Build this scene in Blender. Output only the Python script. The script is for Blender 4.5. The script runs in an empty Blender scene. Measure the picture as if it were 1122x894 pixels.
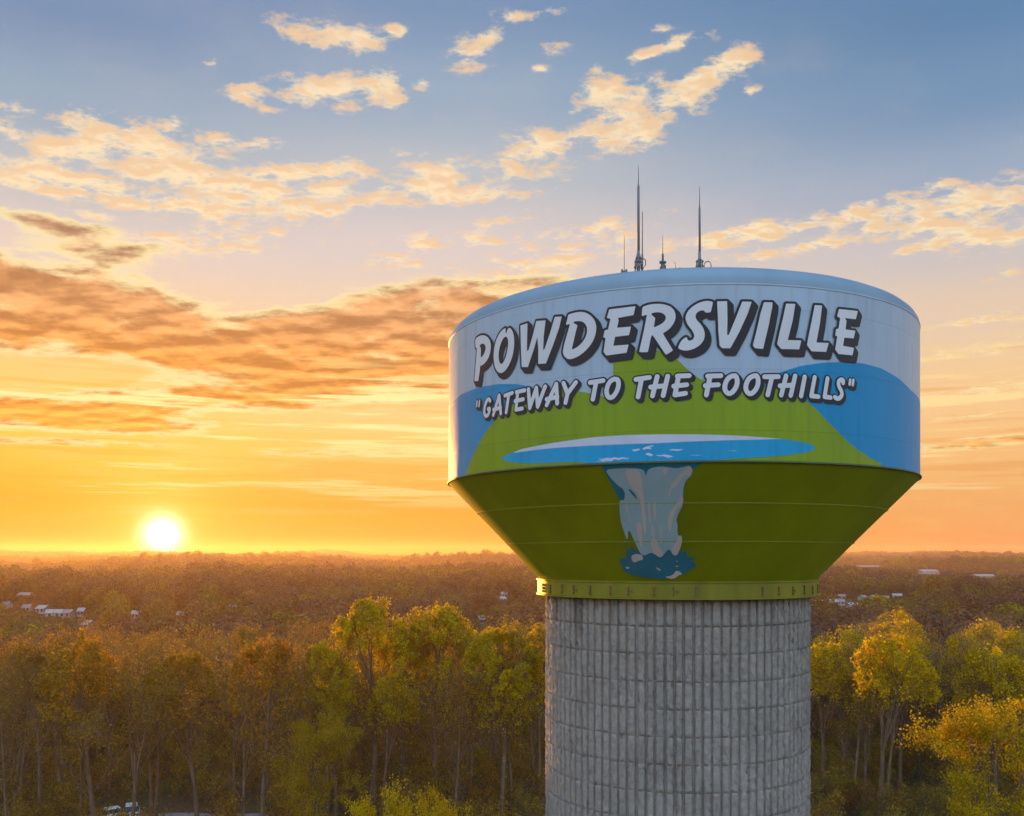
import bpy, math, random
import numpy as np
from mathutils import Vector, Matrix

rng = np.random.default_rng(7)
random.seed(7)
scene = bpy.context.scene
col = scene.collection
R_ = math.radians

# ------------------------------------------------------------------ camera
F, CX, CY, EYE = 1050.0, 561.0, 611.0, 28.0
cam = bpy.data.cameras.new("camera")
cam.sensor_width = 36.0
cam.sensor_fit = 'HORIZONTAL'
cam.lens = F / 1122.0 * 36.0
cam.shift_y = (CY - 447.0) / 1122.0
cam.clip_start = 0.5
cam.clip_end = 40000
cam_o = bpy.data.objects.new("camera", cam)
cam_o.location = (0, 0, EYE)
cam_o.rotation_euler = (R_(90), 0, 0)
col.objects.link(cam_o)
scene.camera = cam_o


def lin(r, g, b):
    f = lambda c: (c / 255 / 12.92) if c / 255 <= .04045 else ((c / 255 + .055) / 1.055) ** 2.4
    return (f(r), f(g), f(b), 1.0)


# ------------------------------------------------------------------ helpers
def mesh_obj(name, verts, faces, mat=None, parent=None, smooth=False):
    me = bpy.data.meshes.new(name)
    me.from_pydata([tuple(map(float, v)) for v in verts], [], [tuple(map(int, f)) for f in faces])
    me.update()
    if smooth:
        me.polygons.foreach_set('use_smooth', [True] * len(me.polygons))
    o = bpy.data.objects.new(name, me)
    col.objects.link(o)
    if mat:
        me.materials.append(mat)
    if parent:
        o.parent = parent
    return o


def fast_mesh(name, verts, quads):
    """verts (n,3), quads (m,k) numpy -> mesh datablock"""
    verts = np.asarray(verts, np.float32)
    quads = np.asarray(quads, np.int32)
    me = bpy.data.meshes.new(name)
    me.vertices.add(len(verts))
    me.vertices.foreach_set('co', verts.ravel())
    k = quads.shape[1]
    me.loops.add(quads.size)
    me.loops.foreach_set('vertex_index', quads.ravel())
    me.polygons.add(len(quads))
    me.polygons.foreach_set('loop_start', np.arange(0, quads.size, k, dtype=np.int32))
    me.polygons.foreach_set('loop_total', np.full(len(quads), k, np.int32))
    me.update(calc_edges=True)
    me.validate()
    return me


def tag(o, label=None, cat=None, group=None, kind=None):
    if label: o['label'] = label
    if cat: o['category'] = cat
    if group: o['group'] = group
    if kind: o['kind'] = kind
    return o


def empty(name, loc, rz=0.0):
    o = bpy.data.objects.new(name, None)
    o.empty_display_size = 0.3
    o.location = loc
    o.rotation_euler = (0, 0, rz)
    col.objects.link(o)
    return o


def copy_tree(o, parent=None):
    c = o.copy()
    col.objects.link(c)
    if parent: c.parent = parent
    for ch in o.children:
        copy_tree(ch, c)
    return c


# ------------------------------------------------------------------ materials
def new_mat(name):
    m = bpy.data.materials.new(name)
    m.use_nodes = True
    nt = m.node_tree
    nt.nodes.clear()
    out = nt.nodes.new('ShaderNodeOutputMaterial')
    return m, nt, out


def N(nt, typ, **kw):
    n = nt.nodes.new(typ)
    for k, v in kw.items():
        setattr(n, k, v)
    return n


def paint(name, rgb, rough=0.45, var=0.12, scale=0.6, stretch=(1, 1, 0.25), spec=0.35, bump=0.0, dirt=None, seams=False):
    m, nt, out = new_mat(name)
    b = N(nt, 'ShaderNodeBsdfPrincipled')
    b.inputs['Roughness'].default_value = rough
    b.inputs['Specular IOR Level'].default_value = spec
    tc = N(nt, 'ShaderNodeTexCoord')
    mp = N(nt, 'ShaderNodeMapping')
    mp.inputs['Scale'].default_value = stretch
    nt.links.new(tc.outputs['Object'], mp.inputs['Vector'])
    no = N(nt, 'ShaderNodeTexNoise')
    no.inputs['Scale'].default_value = scale
    no.inputs['Detail'].default_value = 6
    no.inputs['Roughness'].default_value = 0.65
    nt.links.new(mp.outputs[0], no.inputs['Vector'])
    r = N(nt, 'ShaderNodeValToRGB')
    lo = [c * (1 - var) for c in rgb]
    hi = [min(1, c * (1 + var)) for c in rgb]
    if dirt:
        lo = [c * (1 - dirt[1]) + d * dirt[1] for c, d in zip(lo, dirt[0])]
    r.color_ramp.elements[0].position = 0.3
    r.color_ramp.elements[0].color = (*lo, 1)
    r.color_ramp.elements[1].position = 0.62
    r.color_ramp.elements[1].color = (*hi, 1)
    nt.links.new(no.outputs['Fac'], r.inputs['Fac'])
    if seams:
        # steel plates under the paint: weld lines every couple of metres, staggered, and a faint run of grime below them
        sp_ = N(nt, 'ShaderNodeSeparateXYZ'); nt.links.new(tc.outputs['Object'], sp_.inputs[0])
        at_ = N(nt, 'ShaderNodeMath', operation='ARCTAN2'); nt.links.new(sp_.outputs[0], at_.inputs[0]); nt.links.new(sp_.outputs[1], at_.inputs[1])
        ml__ = N(nt, 'ShaderNodeMath', operation='MULTIPLY'); nt.links.new(at_.outputs[0], ml__.inputs[0]); ml__.inputs[1].default_value = 10.5
        cb_ = N(nt, 'ShaderNodeCombineXYZ'); nt.links.new(ml__.outputs[0], cb_.inputs[0]); nt.links.new(sp_.outputs[2], cb_.inputs[1])
        bk = N(nt, 'ShaderNodeTexBrick'); nt.links.new(cb_.outputs[0], bk.inputs['Vector'])
        for k_, v_ in (('Scale', 1.0), ('Mortar Size', .022), ('Mortar Smooth', .6), ('Brick Width', 5.5), ('Row Height', 2.17)):
            bk.inputs[k_].default_value = v_
        bk.inputs['Color1'].default_value = (1, 1, 1, 1); bk.inputs['Color2'].default_value = (.955, .96, .965, 1); bk.inputs['Mortar'].default_value = (.84, .84, .84, 1)
        mp2 = N(nt, 'ShaderNodeMapping'); mp2.inputs['Scale'].default_value = (2.2, 2.2, .12); nt.links.new(tc.outputs['Object'], mp2.inputs['Vector'])
        rn = N(nt, 'ShaderNodeTexNoise'); rn.inputs['Scale'].default_value = 1.6; rn.inputs['Detail'].default_value = 5; nt.links.new(mp2.outputs[0], rn.inputs['Vector'])
        rr_ = N(nt, 'ShaderNodeMapRange'); rr_.inputs['From Min'].default_value = .52; rr_.inputs['From Max'].default_value = .8; rr_.inputs['To Min'].default_value = 1.0; rr_.inputs['To Max'].default_value = .80
        nt.links.new(rn.outputs['Fac'], rr_.inputs['Value'])
        v1 = N(nt, 'ShaderNodeVectorMath', operation='MULTIPLY'); nt.links.new(r.outputs['Color'], v1.inputs[0]); nt.links.new(bk.outputs['Color'], v1.inputs[1])
        v2 = N(nt, 'ShaderNodeVectorMath', operation='SCALE'); nt.links.new(v1.outputs[0], v2.inputs[0]); nt.links.new(rr_.outputs[0], v2.inputs['Scale'])
        nt.links.new(v2.outputs[0], b.inputs['Base Color'])
        wv = N(nt, 'ShaderNodeTexNoise'); wv.inputs['Scale'].default_value = .55; wv.inputs['Detail'].default_value = 2; nt.links.new(tc.outputs['Object'], wv.inputs['Vector'])
        sm_ = N(nt, 'ShaderNodeMath', operation='MULTIPLY_ADD'); nt.links.new(bk.outputs['Fac'], sm_.inputs[0]); sm_.inputs[1].default_value = .12; nt.links.new(wv.outputs['Fac'], sm_.inputs[2])
        bp_ = N(nt, 'ShaderNodeBump'); bp_.inputs['Strength'].default_value = .35; bp_.inputs['Distance'].default_value = .08
        nt.links.new(sm_.outputs[0], bp_.inputs['Height']); nt.links.new(bp_.outputs[0], b.inputs['Normal'])
    else:
        nt.links.new(r.outputs['Color'], b.inputs['Base Color'])
    if bump:
        bp = N(nt, 'ShaderNodeBump')
        bp.inputs['Strength'].default_value = bump
        bp.inputs['Distance'].default_value = 0.05
        nt.links.new(no.outputs['Fac'], bp.inputs['Height'])
        nt.links.new(bp.outputs[0], b.inputs['Normal'])
    nt.links.new(b.outputs[0], out.inputs['Surface'])
    return m


def leaf_mat(name, stops, trans=0.52, patch=False):
    """stops: colours spread over the per-tree random; leaves differ a little from each other"""
    m, nt, out = new_mat(name)
    oi = N(nt, 'ShaderNodeObjectInfo')
    r = N(nt, 'ShaderNodeValToRGB')
    e = r.color_ramp.elements
    while len(e) < len(stops):
        e.new(0.5)
    for i, c in enumerate(stops):
        e[i].position = i / max(1, len(stops) - 1)
        e[i].color = (*c, 1)
    if patch:
        pn = N(nt, 'ShaderNodeTexNoise'); pn.inputs['Scale'].default_value = .009; pn.inputs['Detail'].default_value = 3
        nt.links.new(oi.outputs['Location'], pn.inputs['Vector'])
        pm = N(nt, 'ShaderNodeMapRange'); pm.inputs['From Min'].default_value = .3; pm.inputs['From Max'].default_value = .7; pm.inputs['To Min'].default_value = -.18; pm.inputs['To Max'].default_value = .62
        nt.links.new(pn.outputs['Fac'], pm.inputs['Value'])
        pa = N(nt, 'ShaderNodeMath', operation='MULTIPLY_ADD'); pa.inputs[1].default_value = .55
        nt.links.new(oi.outputs['Random'], pa.inputs[0]); nt.links.new(pm.outputs[0], pa.inputs[2])
        nt.links.new(pa.outputs[0], r.inputs['Fac'])
    else:
        nt.links.new(oi.outputs['Random'], r.inputs['Fac'])
    ge = N(nt, 'ShaderNodeNewGeometry')
    mul = N(nt, 'ShaderNodeMapRange')
    mul.inputs['To Min'].default_value = 0.62
    mul.inputs['To Max'].default_value = 1.4
    nt.links.new(ge.outputs['Random Per Island'], mul.inputs['Value'])
    vm = N(nt, 'ShaderNodeVectorMath', operation='SCALE')
    nt.links.new(r.outputs['Color'], vm.inputs[0])
    nt.links.new(mul.outputs[0], vm.inputs['Scale'])
    d = N(nt, 'ShaderNodeBsdfDiffuse')
    t = N(nt, 'ShaderNodeBsdfTranslucent')
    mx = N(nt, 'ShaderNodeMixShader')
    mx.inputs[0].default_value = trans
    nt.links.new(vm.outputs[0], d.inputs['Color'])
    nt.links.new(vm.outputs[0], t.inputs['Color'])
    nt.links.new(d.outputs[0], mx.inputs[1])
    nt.links.new(t.outputs[0], mx.inputs[2])
    nt.links.new(mx.outputs[0], out.inputs['Surface'])
    return m


M = {}
M['sky_paint'] = paint('sky_blue_tank_paint', (0.358, 0.479, 0.611), .38, .07, .35, dirt=((.3, .33, .36), .12), seams=True)
M['roof_paint'] = paint('blue_roof_paint', (0.211, 0.312, 0.398), .45, .08, .4)
M['mountain'] = paint('blue_mountain_paint', (0.000, 0.260, 0.538), .45, .06, .35, spec=.2, seams=True)
M['hill'] = paint('green_hill_paint', (0.215, 0.328, 0.009), .42, .10, .3, spec=.25, seams=True)
M['cone'] = paint('dark_green_cone_paint', (0.226, 0.281, 0.003), .45, .14, .3, spec=.25)
M['ring'] = paint('lime_ring_paint', (.185, .19, .010), .5, .25, .9)
M['letter'] = paint('white_letter_paint', (0.644, 0.663, 0.717), .45, .04, .8)
M['shade'] = paint('navy_letter_paint', (.010, .014, .022), .5, .15, .8)
M['lake'] = paint('bright_blue_lake_paint', (0.000, 0.326, 0.635), .45, .06, .5, spec=.2, seams=True)
M['foam'] = paint('pale_foam_paint', (0.515, 0.562, 0.712), .45, .06, .8)
M['teal'] = paint('teal_pool_paint', (0.000, 0.218, 0.390), .45, .12, .8)
M['fall'] = paint('pale_blue_waterfall_paint', (0.400, 0.638, 0.799), .45, .08, .8)
M['streak'] = paint('lilac_streak_paint', (0.699, 0.673, 0.725), .45, .08, .8)
M['seam'] = paint('weld_seam_paint', (.36, .42, .05), .5, .1, .8)
M['wall_seam'] = paint('wall_seam_paint', (.36, .46, .58), .5, .1, .8)
M['lip'] = paint('dark_rim_paint', (.06, .08, .02), .5, .2, .8)
M['rust'] = paint('rusty_bracket_steel', (.16, .10, .035), .7, .45, 3)
M['steel'] = paint('grey_antenna_steel', (.13, .13, .14), .5, .2, 3)
M['fibre'] = paint('grey_fibreglass', (.20, .21, .24), .5, .1, 3)
M['bark'] = paint('grey_brown_bark', (.15, .105, .075), .9, .35, 2.5, (1, 1, .3), .1)
M['house_wall'] = paint('white_siding', (.42, .39, .38), .6, .08, .5)
M['house_roof'] = paint('grey_shingles', (.24, .22, .23), .8, .15, .6)
M['pale_roof'] = paint('pale_metal_roofing', (.40, .37, .36), .7, .06, .3)
M['car_paint'] = paint('white_car_paint', (.72, .70, .68), .25, .04, 1)
M['glass'] = paint('dark_car_glass', (.03, .035, .04), .08, .1, 1)
M['tyre'] = paint('black_rubber', (.02, .02, .02), .8, .2, 4)
M['rim'] = paint('alloy_rim', (.45, .45, .46), .35, .1, 4)
M['lampglass'] = paint('headlamp_lens', (.6, .6, .6), .1, .05, 4)
M['gravel'] = paint('grey_gravel', (.24, .20, .19), .95, .35, 3, (1, 1, 1), .2, .4)


def concrete():
    m, nt, out = new_mat('ribbed_concrete')
    b = N(nt, 'ShaderNodeBsdfPrincipled')
    b.inputs['Roughness'].default_value = .9
    b.inputs['Specular IOR Level'].default_value = .2
    tc = N(nt, 'ShaderNodeTexCoord')
    n1 = N(nt, 'ShaderNodeTexNoise'); n1.inputs['Scale'].default_value = 4.6; n1.inputs['Detail'].default_value = 9; n1.inputs['Roughness'].default_value = .75
    n2 = N(nt, 'ShaderNodeTexNoise'); n2.inputs['Scale'].default_value = .35; n2.inputs['Detail'].default_value = 5
    mp = N(nt, 'ShaderNodeMapping'); mp.inputs['Scale'].default_value = (1.5, 1.5, .16)
    n3 = N(nt, 'ShaderNodeTexNoise'); n3.inputs['Scale'].default_value = 1.2; n3.inputs['Detail'].default_value = 5
    L = nt.links.new
    L(tc.outputs['Object'], n1.inputs['Vector']); L(tc.outputs['Object'], n2.inputs['Vector'])
    L(tc.outputs['Object'], mp.inputs['Vector']); L(mp.outputs[0], n3.inputs['Vector'])
    r1 = N(nt, 'ShaderNodeValToRGB')
    r1.color_ramp.elements[0].position = .3; r1.color_ramp.elements[0].color = (.30, .283, .262, 1)
    r1.color_ramp.elements[1].position = .7; r1.color_ramp.elements[1].color = (.50, .475, .44, 1)
    L(n1.outputs['Fac'], r1.inputs['Fac'])
    r2 = N(nt, 'ShaderNodeMapRange'); r2.inputs['From Min'].default_value = .3; r2.inputs['From Max'].default_value = .7
    r2.inputs['To Min'].default_value = .82; r2.inputs['To Max'].default_value = 1.1
    L(n2.outputs['Fac'], r2.inputs['Value'])
    # rain stains running down from the ring: streaks that thin out over the first metres
    sep = N(nt, 'ShaderNodeSeparateXYZ'); L(tc.outputs['Object'], sep.inputs[0])
    top = N(nt, 'ShaderNodeMapRange'); top.inputs['From Min'].default_value = 24.2; top.inputs['From Max'].default_value = 26.3
    top.inputs['To Min'].default_value = .10; top.inputs['To Max'].default_value = .0
    top.inputs['To Min'].default_value = .0; top.inputs['To Max'].default_value = .22
    L(sep.outputs['Z'], top.inputs['Value'])
    ad = N(nt, 'ShaderNodeMath', operation='ADD'); L(n3.outputs['Fac'], ad.inputs[0]); L(top.outputs[0], ad.inputs[1])
    st = N(nt, 'ShaderNodeMapRange'); st.inputs['From Min'].default_value = .66; st.inputs['From Max'].default_value = .88
    st.inputs['To Min'].default_value = 1.0; st.inputs['To Max'].default_value = .45
    L(ad.outputs[0], st.inputs['Value'])
    m1 = N(nt, 'ShaderNodeMath', operation='MULTIPLY'); L(r2.outputs[0], m1.inputs[0]); L(st.outputs[0], m1.inputs[1])
    vs = N(nt, 'ShaderNodeVectorMath', operation='SCALE'); L(r1.outputs[0], vs.inputs[0]); L(m1.outputs[0], vs.inputs['Scale'])
    L(vs.outputs[0], b.inputs['Base Color'])
    bp = N(nt, 'ShaderNodeBump'); bp.inputs['Strength'].default_value = 1.0; bp.inputs['Distance'].default_value = .14
    L(n1.outputs['Fac'], bp.inputs['Height']); L(bp.outputs[0], b.inputs['Normal'])
    L(b.outputs[0], out.inputs['Surface'])
    return m


M['concrete'] = concrete()

# ------------------------------------------------------------------ terrain
_dirs = [(rng.normal(), rng.normal(), rng.uniform(0, 6.28)) for _ in range(14)]


def wob(x, y, wl):
    s = 0
    for i, (a, b, p) in enumerate(_dirs):
        l = math.hypot(a, b)
        w = wl * (0.5 + i / 9)
        s = s + np.sin((a / l * x + b / l * y) * 6.283 / w + p)
    return s / 4.0


D_S = [0, 95, 160, 280, 420, 520, 700, 850, 1100, 1700, 2100, 2700, 3200, 4200, 4700]
D_H = [0, 0, -3, -9, -6, -2.5, -1.5, -2, -13, 1, -8, 9, 0, 28, 20]


def terrain(x, y):
    x = np.asarray(x, float); y = np.asarray(y, float)
    d = np.hypot(x, y)
    az = np.degrees(np.arctan2(x, y))
    h = np.interp(d, D_S, D_H)
    h = h + wob(x, y, 420) * np.interp(d, [110, 300, 800, 1500, 4000], [0, 1.5, 5, 8, 6])
    h = h + wob(x + 3000, y, 1500) * np.interp(d, [900, 2500, 4300], [0, 5, 9])
    # the long low hill that stands a little above the skyline
    h = h + 27 * np.exp(-((az + 11.0) / 2.4) ** 2 - ((d - 4150) / 350) ** 2)
    return np.where(d > 3300, np.minimum(h, 58.0), h)


def ground_z(x, y):
    return float(terrain(x, y))


def hit_ground(u, v):
    dx, dz = (u - CX) / F, (CY - v) / F
    t = np.linspace(60, 4500, 9000)
    z = EYE + t * dz - terrain(t * dx, t)
    i = np.argmax(z < 0)
    return float(t[i] * dx), float(t[i])


def ground_material():
    m, nt, out = new_mat('forest_floor_leaf_litter')
    b = N(nt, 'ShaderNodeBsdfPrincipled'); b.inputs['Roughness'].default_value = .95; b.inputs['Specular IOR Level'].default_value = .1
    tc = N(nt, 'ShaderNodeTexCoord')
    n1 = N(nt, 'ShaderNodeTexNoise'); n1.inputs['Scale'].default_value = 1.7; n1.inputs['Detail'].default_value = 8; n1.inputs['Roughness'].default_value = .7
    n2 = N(nt, 'ShaderNodeTexNoise'); n2.inputs['Scale'].default_value = .05; n2.inputs['Detail'].default_value = 4
    L = nt.links.new
    L(tc.outputs['Object'], n1.inputs['Vector']); L(tc.outputs['Object'], n2.inputs['Vector'])
    r = N(nt, 'ShaderNodeValToRGB')
    r.color_ramp.elements[0].position = .32; r.color_ramp.elements[0].color = (.045, .03, .018, 1)
    r.color_ramp.elements[1].position = .7; r.color_ramp.elements[1].color = (.15, .10, .055, 1)
    L(n1.outputs['Fac'], r.inputs['Fac'])
    r2 = N(nt, 'ShaderNodeValToRGB')
    r2.color_ramp.elements[0].position = .4; r2.color_ramp.elements[0].color = (0, 0, 0, 1)
    r2.color_ramp.elements[1].position = .62; r2.color_ramp.elements[1].color = (1, 1, 1, 1)
    L(n2.outputs['Fac'], r2.inputs['Fac'])
    mx = N(nt, 'ShaderNodeMix', data_type='RGBA'); mx.inputs['B'].default_value = (.07, .075, .025, 1)
    L(r2.outputs[0], mx.inputs['Factor']); L(r.outputs[0], mx.inputs['A'])
    L(mx.outputs['Result'], b.inputs['Base Color'])
    bp = N(nt, 'ShaderNodeBump'); bp.inputs['Strength'].default_value = .7; bp.inputs['Distance'].default_value = .15
    L(n1.outputs['Fac'], bp.inputs['Height']); L(bp.outputs[0], b.inputs['Normal'])
    L(b.outputs[0], out.inputs['Surface'])
    return m


def build_ground():
    rad = np.concatenate([np.linspace(0.5, 240, 60), np.geomspace(246, 4650, 110)])
    na = 720
    an = np.linspace(0, 2 * np.pi, na, endpoint=False)
    rr, aa = np.meshgrid(rad, an, indexing='ij')
    x, y = rr * np.sin(aa), rr * np.cos(aa)
    z = terrain(x, y)
    v = np.stack([x, y, z], -1).reshape(-1, 3)
    i, j = np.meshgrid(np.arange(len(rad) - 1), np.arange(na), indexing='ij')
    j2 = (j + 1) % na
    q = np.stack([i * na + j, i * na + j2, (i + 1) * na + j2, (i + 1) * na + j], -1).reshape(-1, 4)[:, ::-1]
    me = fast_mesh('ground', v, q)
    me.polygons.foreach_set('use_smooth', [True] * len(me.polygons))
    me.materials.append(ground_material())
    o = bpy.data.objects.new('ground', me)
    col.objects.link(o)
    tag(o, kind='structure', label='brown leaf littered ground rolling away under the forest')


build_ground()

# ------------------------------------------------------------------ water tower
AZ = 9.65
DIST = 45.2
TX, TY = DIST * math.sin(R_(AZ)), DIST * math.cos(R_(AZ))
fwd = np.array([math.sin(R_(AZ)), math.cos(R_(AZ))])
rgt = np.array([math.cos(R_(AZ)), -math.sin(R_(AZ))])
RT, RS, RR = 10.49, 6.0, 6.39
Z_RIM, Z_TOP = EYE + 3.38, EYE + 9.75
Z_RT, Z_RB = EYE - .93, EYE - 1.70
R_CONE_B = 6.33
TZ = ground_z(TX, TY)

tower = empty('water_tower', (TX, TY, TZ))
tag(tower, 'tall water tower on a ribbed concrete column with a painted POWDERSVILLE waterfall mural', 'water tower')


def on_ring(th, r, z):
    """th: angle round the axis, 0 faces the viewpoint, + to the right; result local to the tower"""
    c, s = np.cos(th), np.sin(th)
    return np.stack([r * (-fwd[0] * c + rgt[0] * s), r * (-fwd[1] * c + rgt[1] * s), np.broadcast_to(z - TZ, np.shape(th))], -1)


def lathe(name, prof, mat, seg=192, closed_top=False, smooth=True, parent=tower):
    th = np.linspace(0, 2 * np.pi, seg, endpoint=False)
    v = np.concatenate([on_ring(th, r, z + 0 * th) for r, z in prof])
    f = []
    for i in range(len(prof) - 1):
        for j in range(seg):
            j2 = (j + 1) % seg
            f.append((i * seg + j, i * seg + j2, (i + 1) * seg + j2, (i + 1) * seg + j))
    if closed_top:
        f.append(tuple((len(prof) - 1) * seg + j for j in range(seg)))
    return mesh_obj(name, v, f, mat, parent, smooth)


lathe('tank_wall', [(RT, Z_RIM + .05), (RT, Z_RIM + 1.6), (RT, Z_RIM + 3.2), (RT, Z_RIM + 4.8), (RT, Z_TOP)], M['sky_paint'], 256)
lathe('cone_bottom', [(R_CONE_B, Z_RT), (8.4, Z_RT + (Z_RIM - Z_RT) * .5), (RT + .01, Z_RIM)], M['cone'], 256)
lathe('rim_lip', [(RT + .012, Z_RIM + .0), (RT + .06, Z_RIM - .015), (RT + .075, Z_RIM + .03), (RT + .05, Z_RIM + .075), (RT + .012, Z_RIM + .08)], M['lip'], 256)
ROOF = [(RT - .004, Z_TOP), (10.46, Z_TOP + .18), (10.33, Z_TOP + .40), (10.08, Z_TOP + .62), (9.75, Z_TOP + .79), (9.3, Z_TOP + .94),
        (8.6, Z_TOP + 1.15), (7.2, Z_TOP + 1.56), (6.0, Z_TOP + 1.93), (4.5, Z_TOP + 2.30), (3.0, Z_TOP + 2.55), (1.5, Z_TOP + 2.68), (.4, Z_TOP + 2.72)]
lathe('roof', ROOF, M['roof_paint'], 256, True)
lathe('wall_seam', [(RT + .003, Z_TOP - .045), (RT + .018, Z_TOP - .03), (RT + .018, Z_TOP + .01), (RT + .002, Z_TOP + .02)], M['wall_seam'], 256)
for zz in (Z_RIM + 2.1, Z_RIM + 4.25):
    lathe('wall_seam', [(RT + .047, zz - .012), (RT + .054, zz), (RT + .047, zz + .012)], M['wall_seam'], 256) if False else None


def cone_r(z):
    return R_CONE_B + (RT + .01 - R_CONE_B) * (z - Z_RT) / (Z_RIM - Z_RT)


for k in (.36, .685):
    zz = Z_RT + (Z_RIM - Z_RT) * k
    lathe('cone_weld_seam', [(cone_r(zz - .022) + .030, zz - .022), (cone_r(zz) + .040, zz), (cone_r(zz + .022) + .030, zz + .022)], M['seam'], 256)

# support ring with its brackets
lathe('support_ring', [(6.05, Z_RB), (RR, Z_RB), (RR + .05, Z_RB + .02), (RR + .05, Z_RB + .07), (RR, Z_RB + .085),
                       (RR, Z_RT - .10), (RR + .05, Z_RT - .085), (RR + .05, Z_RT - .03), (RR, Z_RT - .01), (R_CONE_B - .02, Z_RT)], M['ring'], 192, smooth=False)


def box_v(a, b, c):
    """local tower-radial box: theta centre, half width, radius in/out, z lo/hi"""
    (th, hw), (r0, r1), (z0, z1) = a, b, c
    v = []
    for r in (r0, r1):
        for z in (z0, z1):
            for s in (-1, 1):
                v.append(on_ring(np.array([th + s * hw / r]), r, z)[0])
    f = [(0, 1, 3, 2), (4, 6, 7, 5), (0, 4, 5, 1), (2, 3, 7, 6), (0, 2, 6, 4), (1, 5, 7, 3)]
    return v, f


def add_boxes(name, boxes, mat, parent):
    vs, fs = [], []
    for b in boxes:
        v, f = box_v(*b)
        o = len(vs)
        vs += v
        fs += [tuple(i + o for i in q) for q in f]
    return mesh_obj(name, vs, fs, mat, parent)


nb = 44
for i in range(nb):
    if random.random() < .14: continue
    th = 2 * math.pi * i / nb + random.uniform(-.012, .012)
    z0 = Z_RB + .16
    h = random.uniform(.30, .36)
    w = random.uniform(.03, .05)
    bx = [((th, w), (RR - .01, RR + .055), (z0, z0 + .10)), ((th + random.uniform(-.002, .002), w * .7), (RR - .01, RR + .045), (z0 + .13, z0 + .25)),
          ((th, w * 1.3), (RR - .01, RR + .05), (z0 + .27, z0 + h + .04))]
    if i % 3 == 0:
        bx.append(((th + .022, .07), (RR - .01, RR + .03), (z0 + .12, z0 + .22)))
    add_boxes('bracket', bx, M['rust'], tower)


# ribbed concrete column
def build_shaft():
    vs, qs = [], []
    nv = 0

    def addgrid(P):
        nonlocal nv
        a, b = P.shape[:2]
        vs.append(P.reshape(-1, 3))
        i, j = np.meshgrid(np.arange(a - 1), np.arange(b - 1), indexing='ij')
        qs.append(np.stack([i * b + j, (i + 1) * b + j, (i + 1) * b + j + 1, i * b + j + 1], -1).reshape(-1, 4) + nv)
        nv += a * b

    th = np.linspace(0, 2 * np.pi, 181)
    z = np.array([TZ - .5, Z_RB + .02])
    addgrid(np.stack([on_ring(th, 5.85, zz + 0 * th) for zz in z], 1))
    rowh = 1.118
    z_first = EYE - 2.80
    rows = [(z_first + .035, Z_RB - .0)] + [(z_first - rowh * (k + 1) + .012, z_first - rowh * k - .008) for k in range(int((z_first - TZ) / rowh) + 1)]
    rr = np.random.default_rng(3)
    a = 0.0
    cols = []
    while a < 2 * math.pi - .03:
        w = rr.choice([.23, .26, .29, .32], p=[.25, .4, .25, .1]) / 6.0
        g = rr.choice([.11, .13, .16], p=[.4, .4, .2]) / 6.0
        cols.append((a + g / 2, a + g / 2 + w))
        a += w + g
    # plain strips between the rough panels, each set off by a slot
    for k in range(len(cols)):
        t0 = cols[k][1] + .004 / 6; t1 = (cols[k + 1][0] if k + 1 < len(cols) else cols[0][0] + 2 * math.pi) - .004 / 6
        if t1 - t0 < .004: continue
        tt = np.array([t0, t0 + .0012, t1 - .0012, t1]); zz = np.linspace(TZ - .4, Z_RB + .01, 60)
        T, Z = np.meshgrid(tt, zz, indexing='ij')
        Rs = 5.885 + rr.normal(0, .005, T.shape); Rs[0] = Rs[-1] = 5.84
        addgrid(np.stack([Rs * (-fwd[0] * np.cos(T) + rgt[0] * np.sin(T)), Rs * (-fwd[1] * np.cos(T) + rgt[1] * np.sin(T)), Z - TZ], -1))
    for (t0, t1) in cols:
        for (z0, z1) in rows:
            if z1 < TZ:
                continue
            tt = np.linspace(t0, t1, 5)
            zz = np.linspace(z0, z1, 9)
            T, Z = np.meshgrid(tt, zz, indexing='ij')
            Rr = 5.985 + rr.normal(0, .028, T.shape) + rr.normal(0, .010)
            T = T + rr.normal(0, .00025, T.shape)
            # chamfered ring of vertices going back to the base
            Tp = np.pad(T, 1, mode='edge'); Zp = np.pad(Z, 1, mode='edge'); Rp = np.pad(Rr, 1, mode='edge')
            Tp[0, :] -= .0022; Tp[-1, :] += .0022; Zp[:, 0] -= .006; Zp[:, -1] += .006
            Rp[0, :] = Rp[-1, :] = 5.86; Rp[:, 0] = Rp[:, -1] = 5.955
            P = np.stack([Rp * (-fwd[0] * np.cos(Tp) + rgt[0] * np.sin(Tp)), Rp * (-fwd[1] * np.cos(Tp) + rgt[1] * np.sin(Tp)), Zp - TZ], -1)
            addgrid(P)
    me = fast_mesh('concrete_column', np.concatenate(vs), np.concatenate(qs)[:, ::-1])
    me.materials.append(M['concrete'])
    o = bpy.data.objects.new('concrete_column', me)
    col.objects.link(o)
    o.parent = tower


build_shaft()


# ---- mural: shapes traced on the tank as (angle*radius, height) and laid on as coats of paint
def unproject(pts, rad):
    """pixels -> (theta, z) on the surface of revolution rad(z)"""
    p = np.asarray(pts, float)
    dx, dz = (p[:, 0] - CX) / F, (CY - p[:, 1]) / F
    lo = np.full(len(p), 15.0)
    den = dx * dx + 1
    hi = (TX * dx + TY) / den
    g = lambda t: np.hypot(t * dx - TX, t - TY) - rad(EYE + t * dz)
    for _ in range(60):
        mid = (lo + hi) / 2
        ins = g(mid) < 0
        hi = np.where(ins, mid, hi)
        lo = np.where(ins, lo, mid)
    t = hi
    X, Y = t * dx - TX, t - TY
    th = np.arctan2(X * rgt[0] + Y * rgt[1], -(X * fwd[0] + Y * fwd[1]))
    return np.stack([th, EYE + t * dz], -1)


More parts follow.
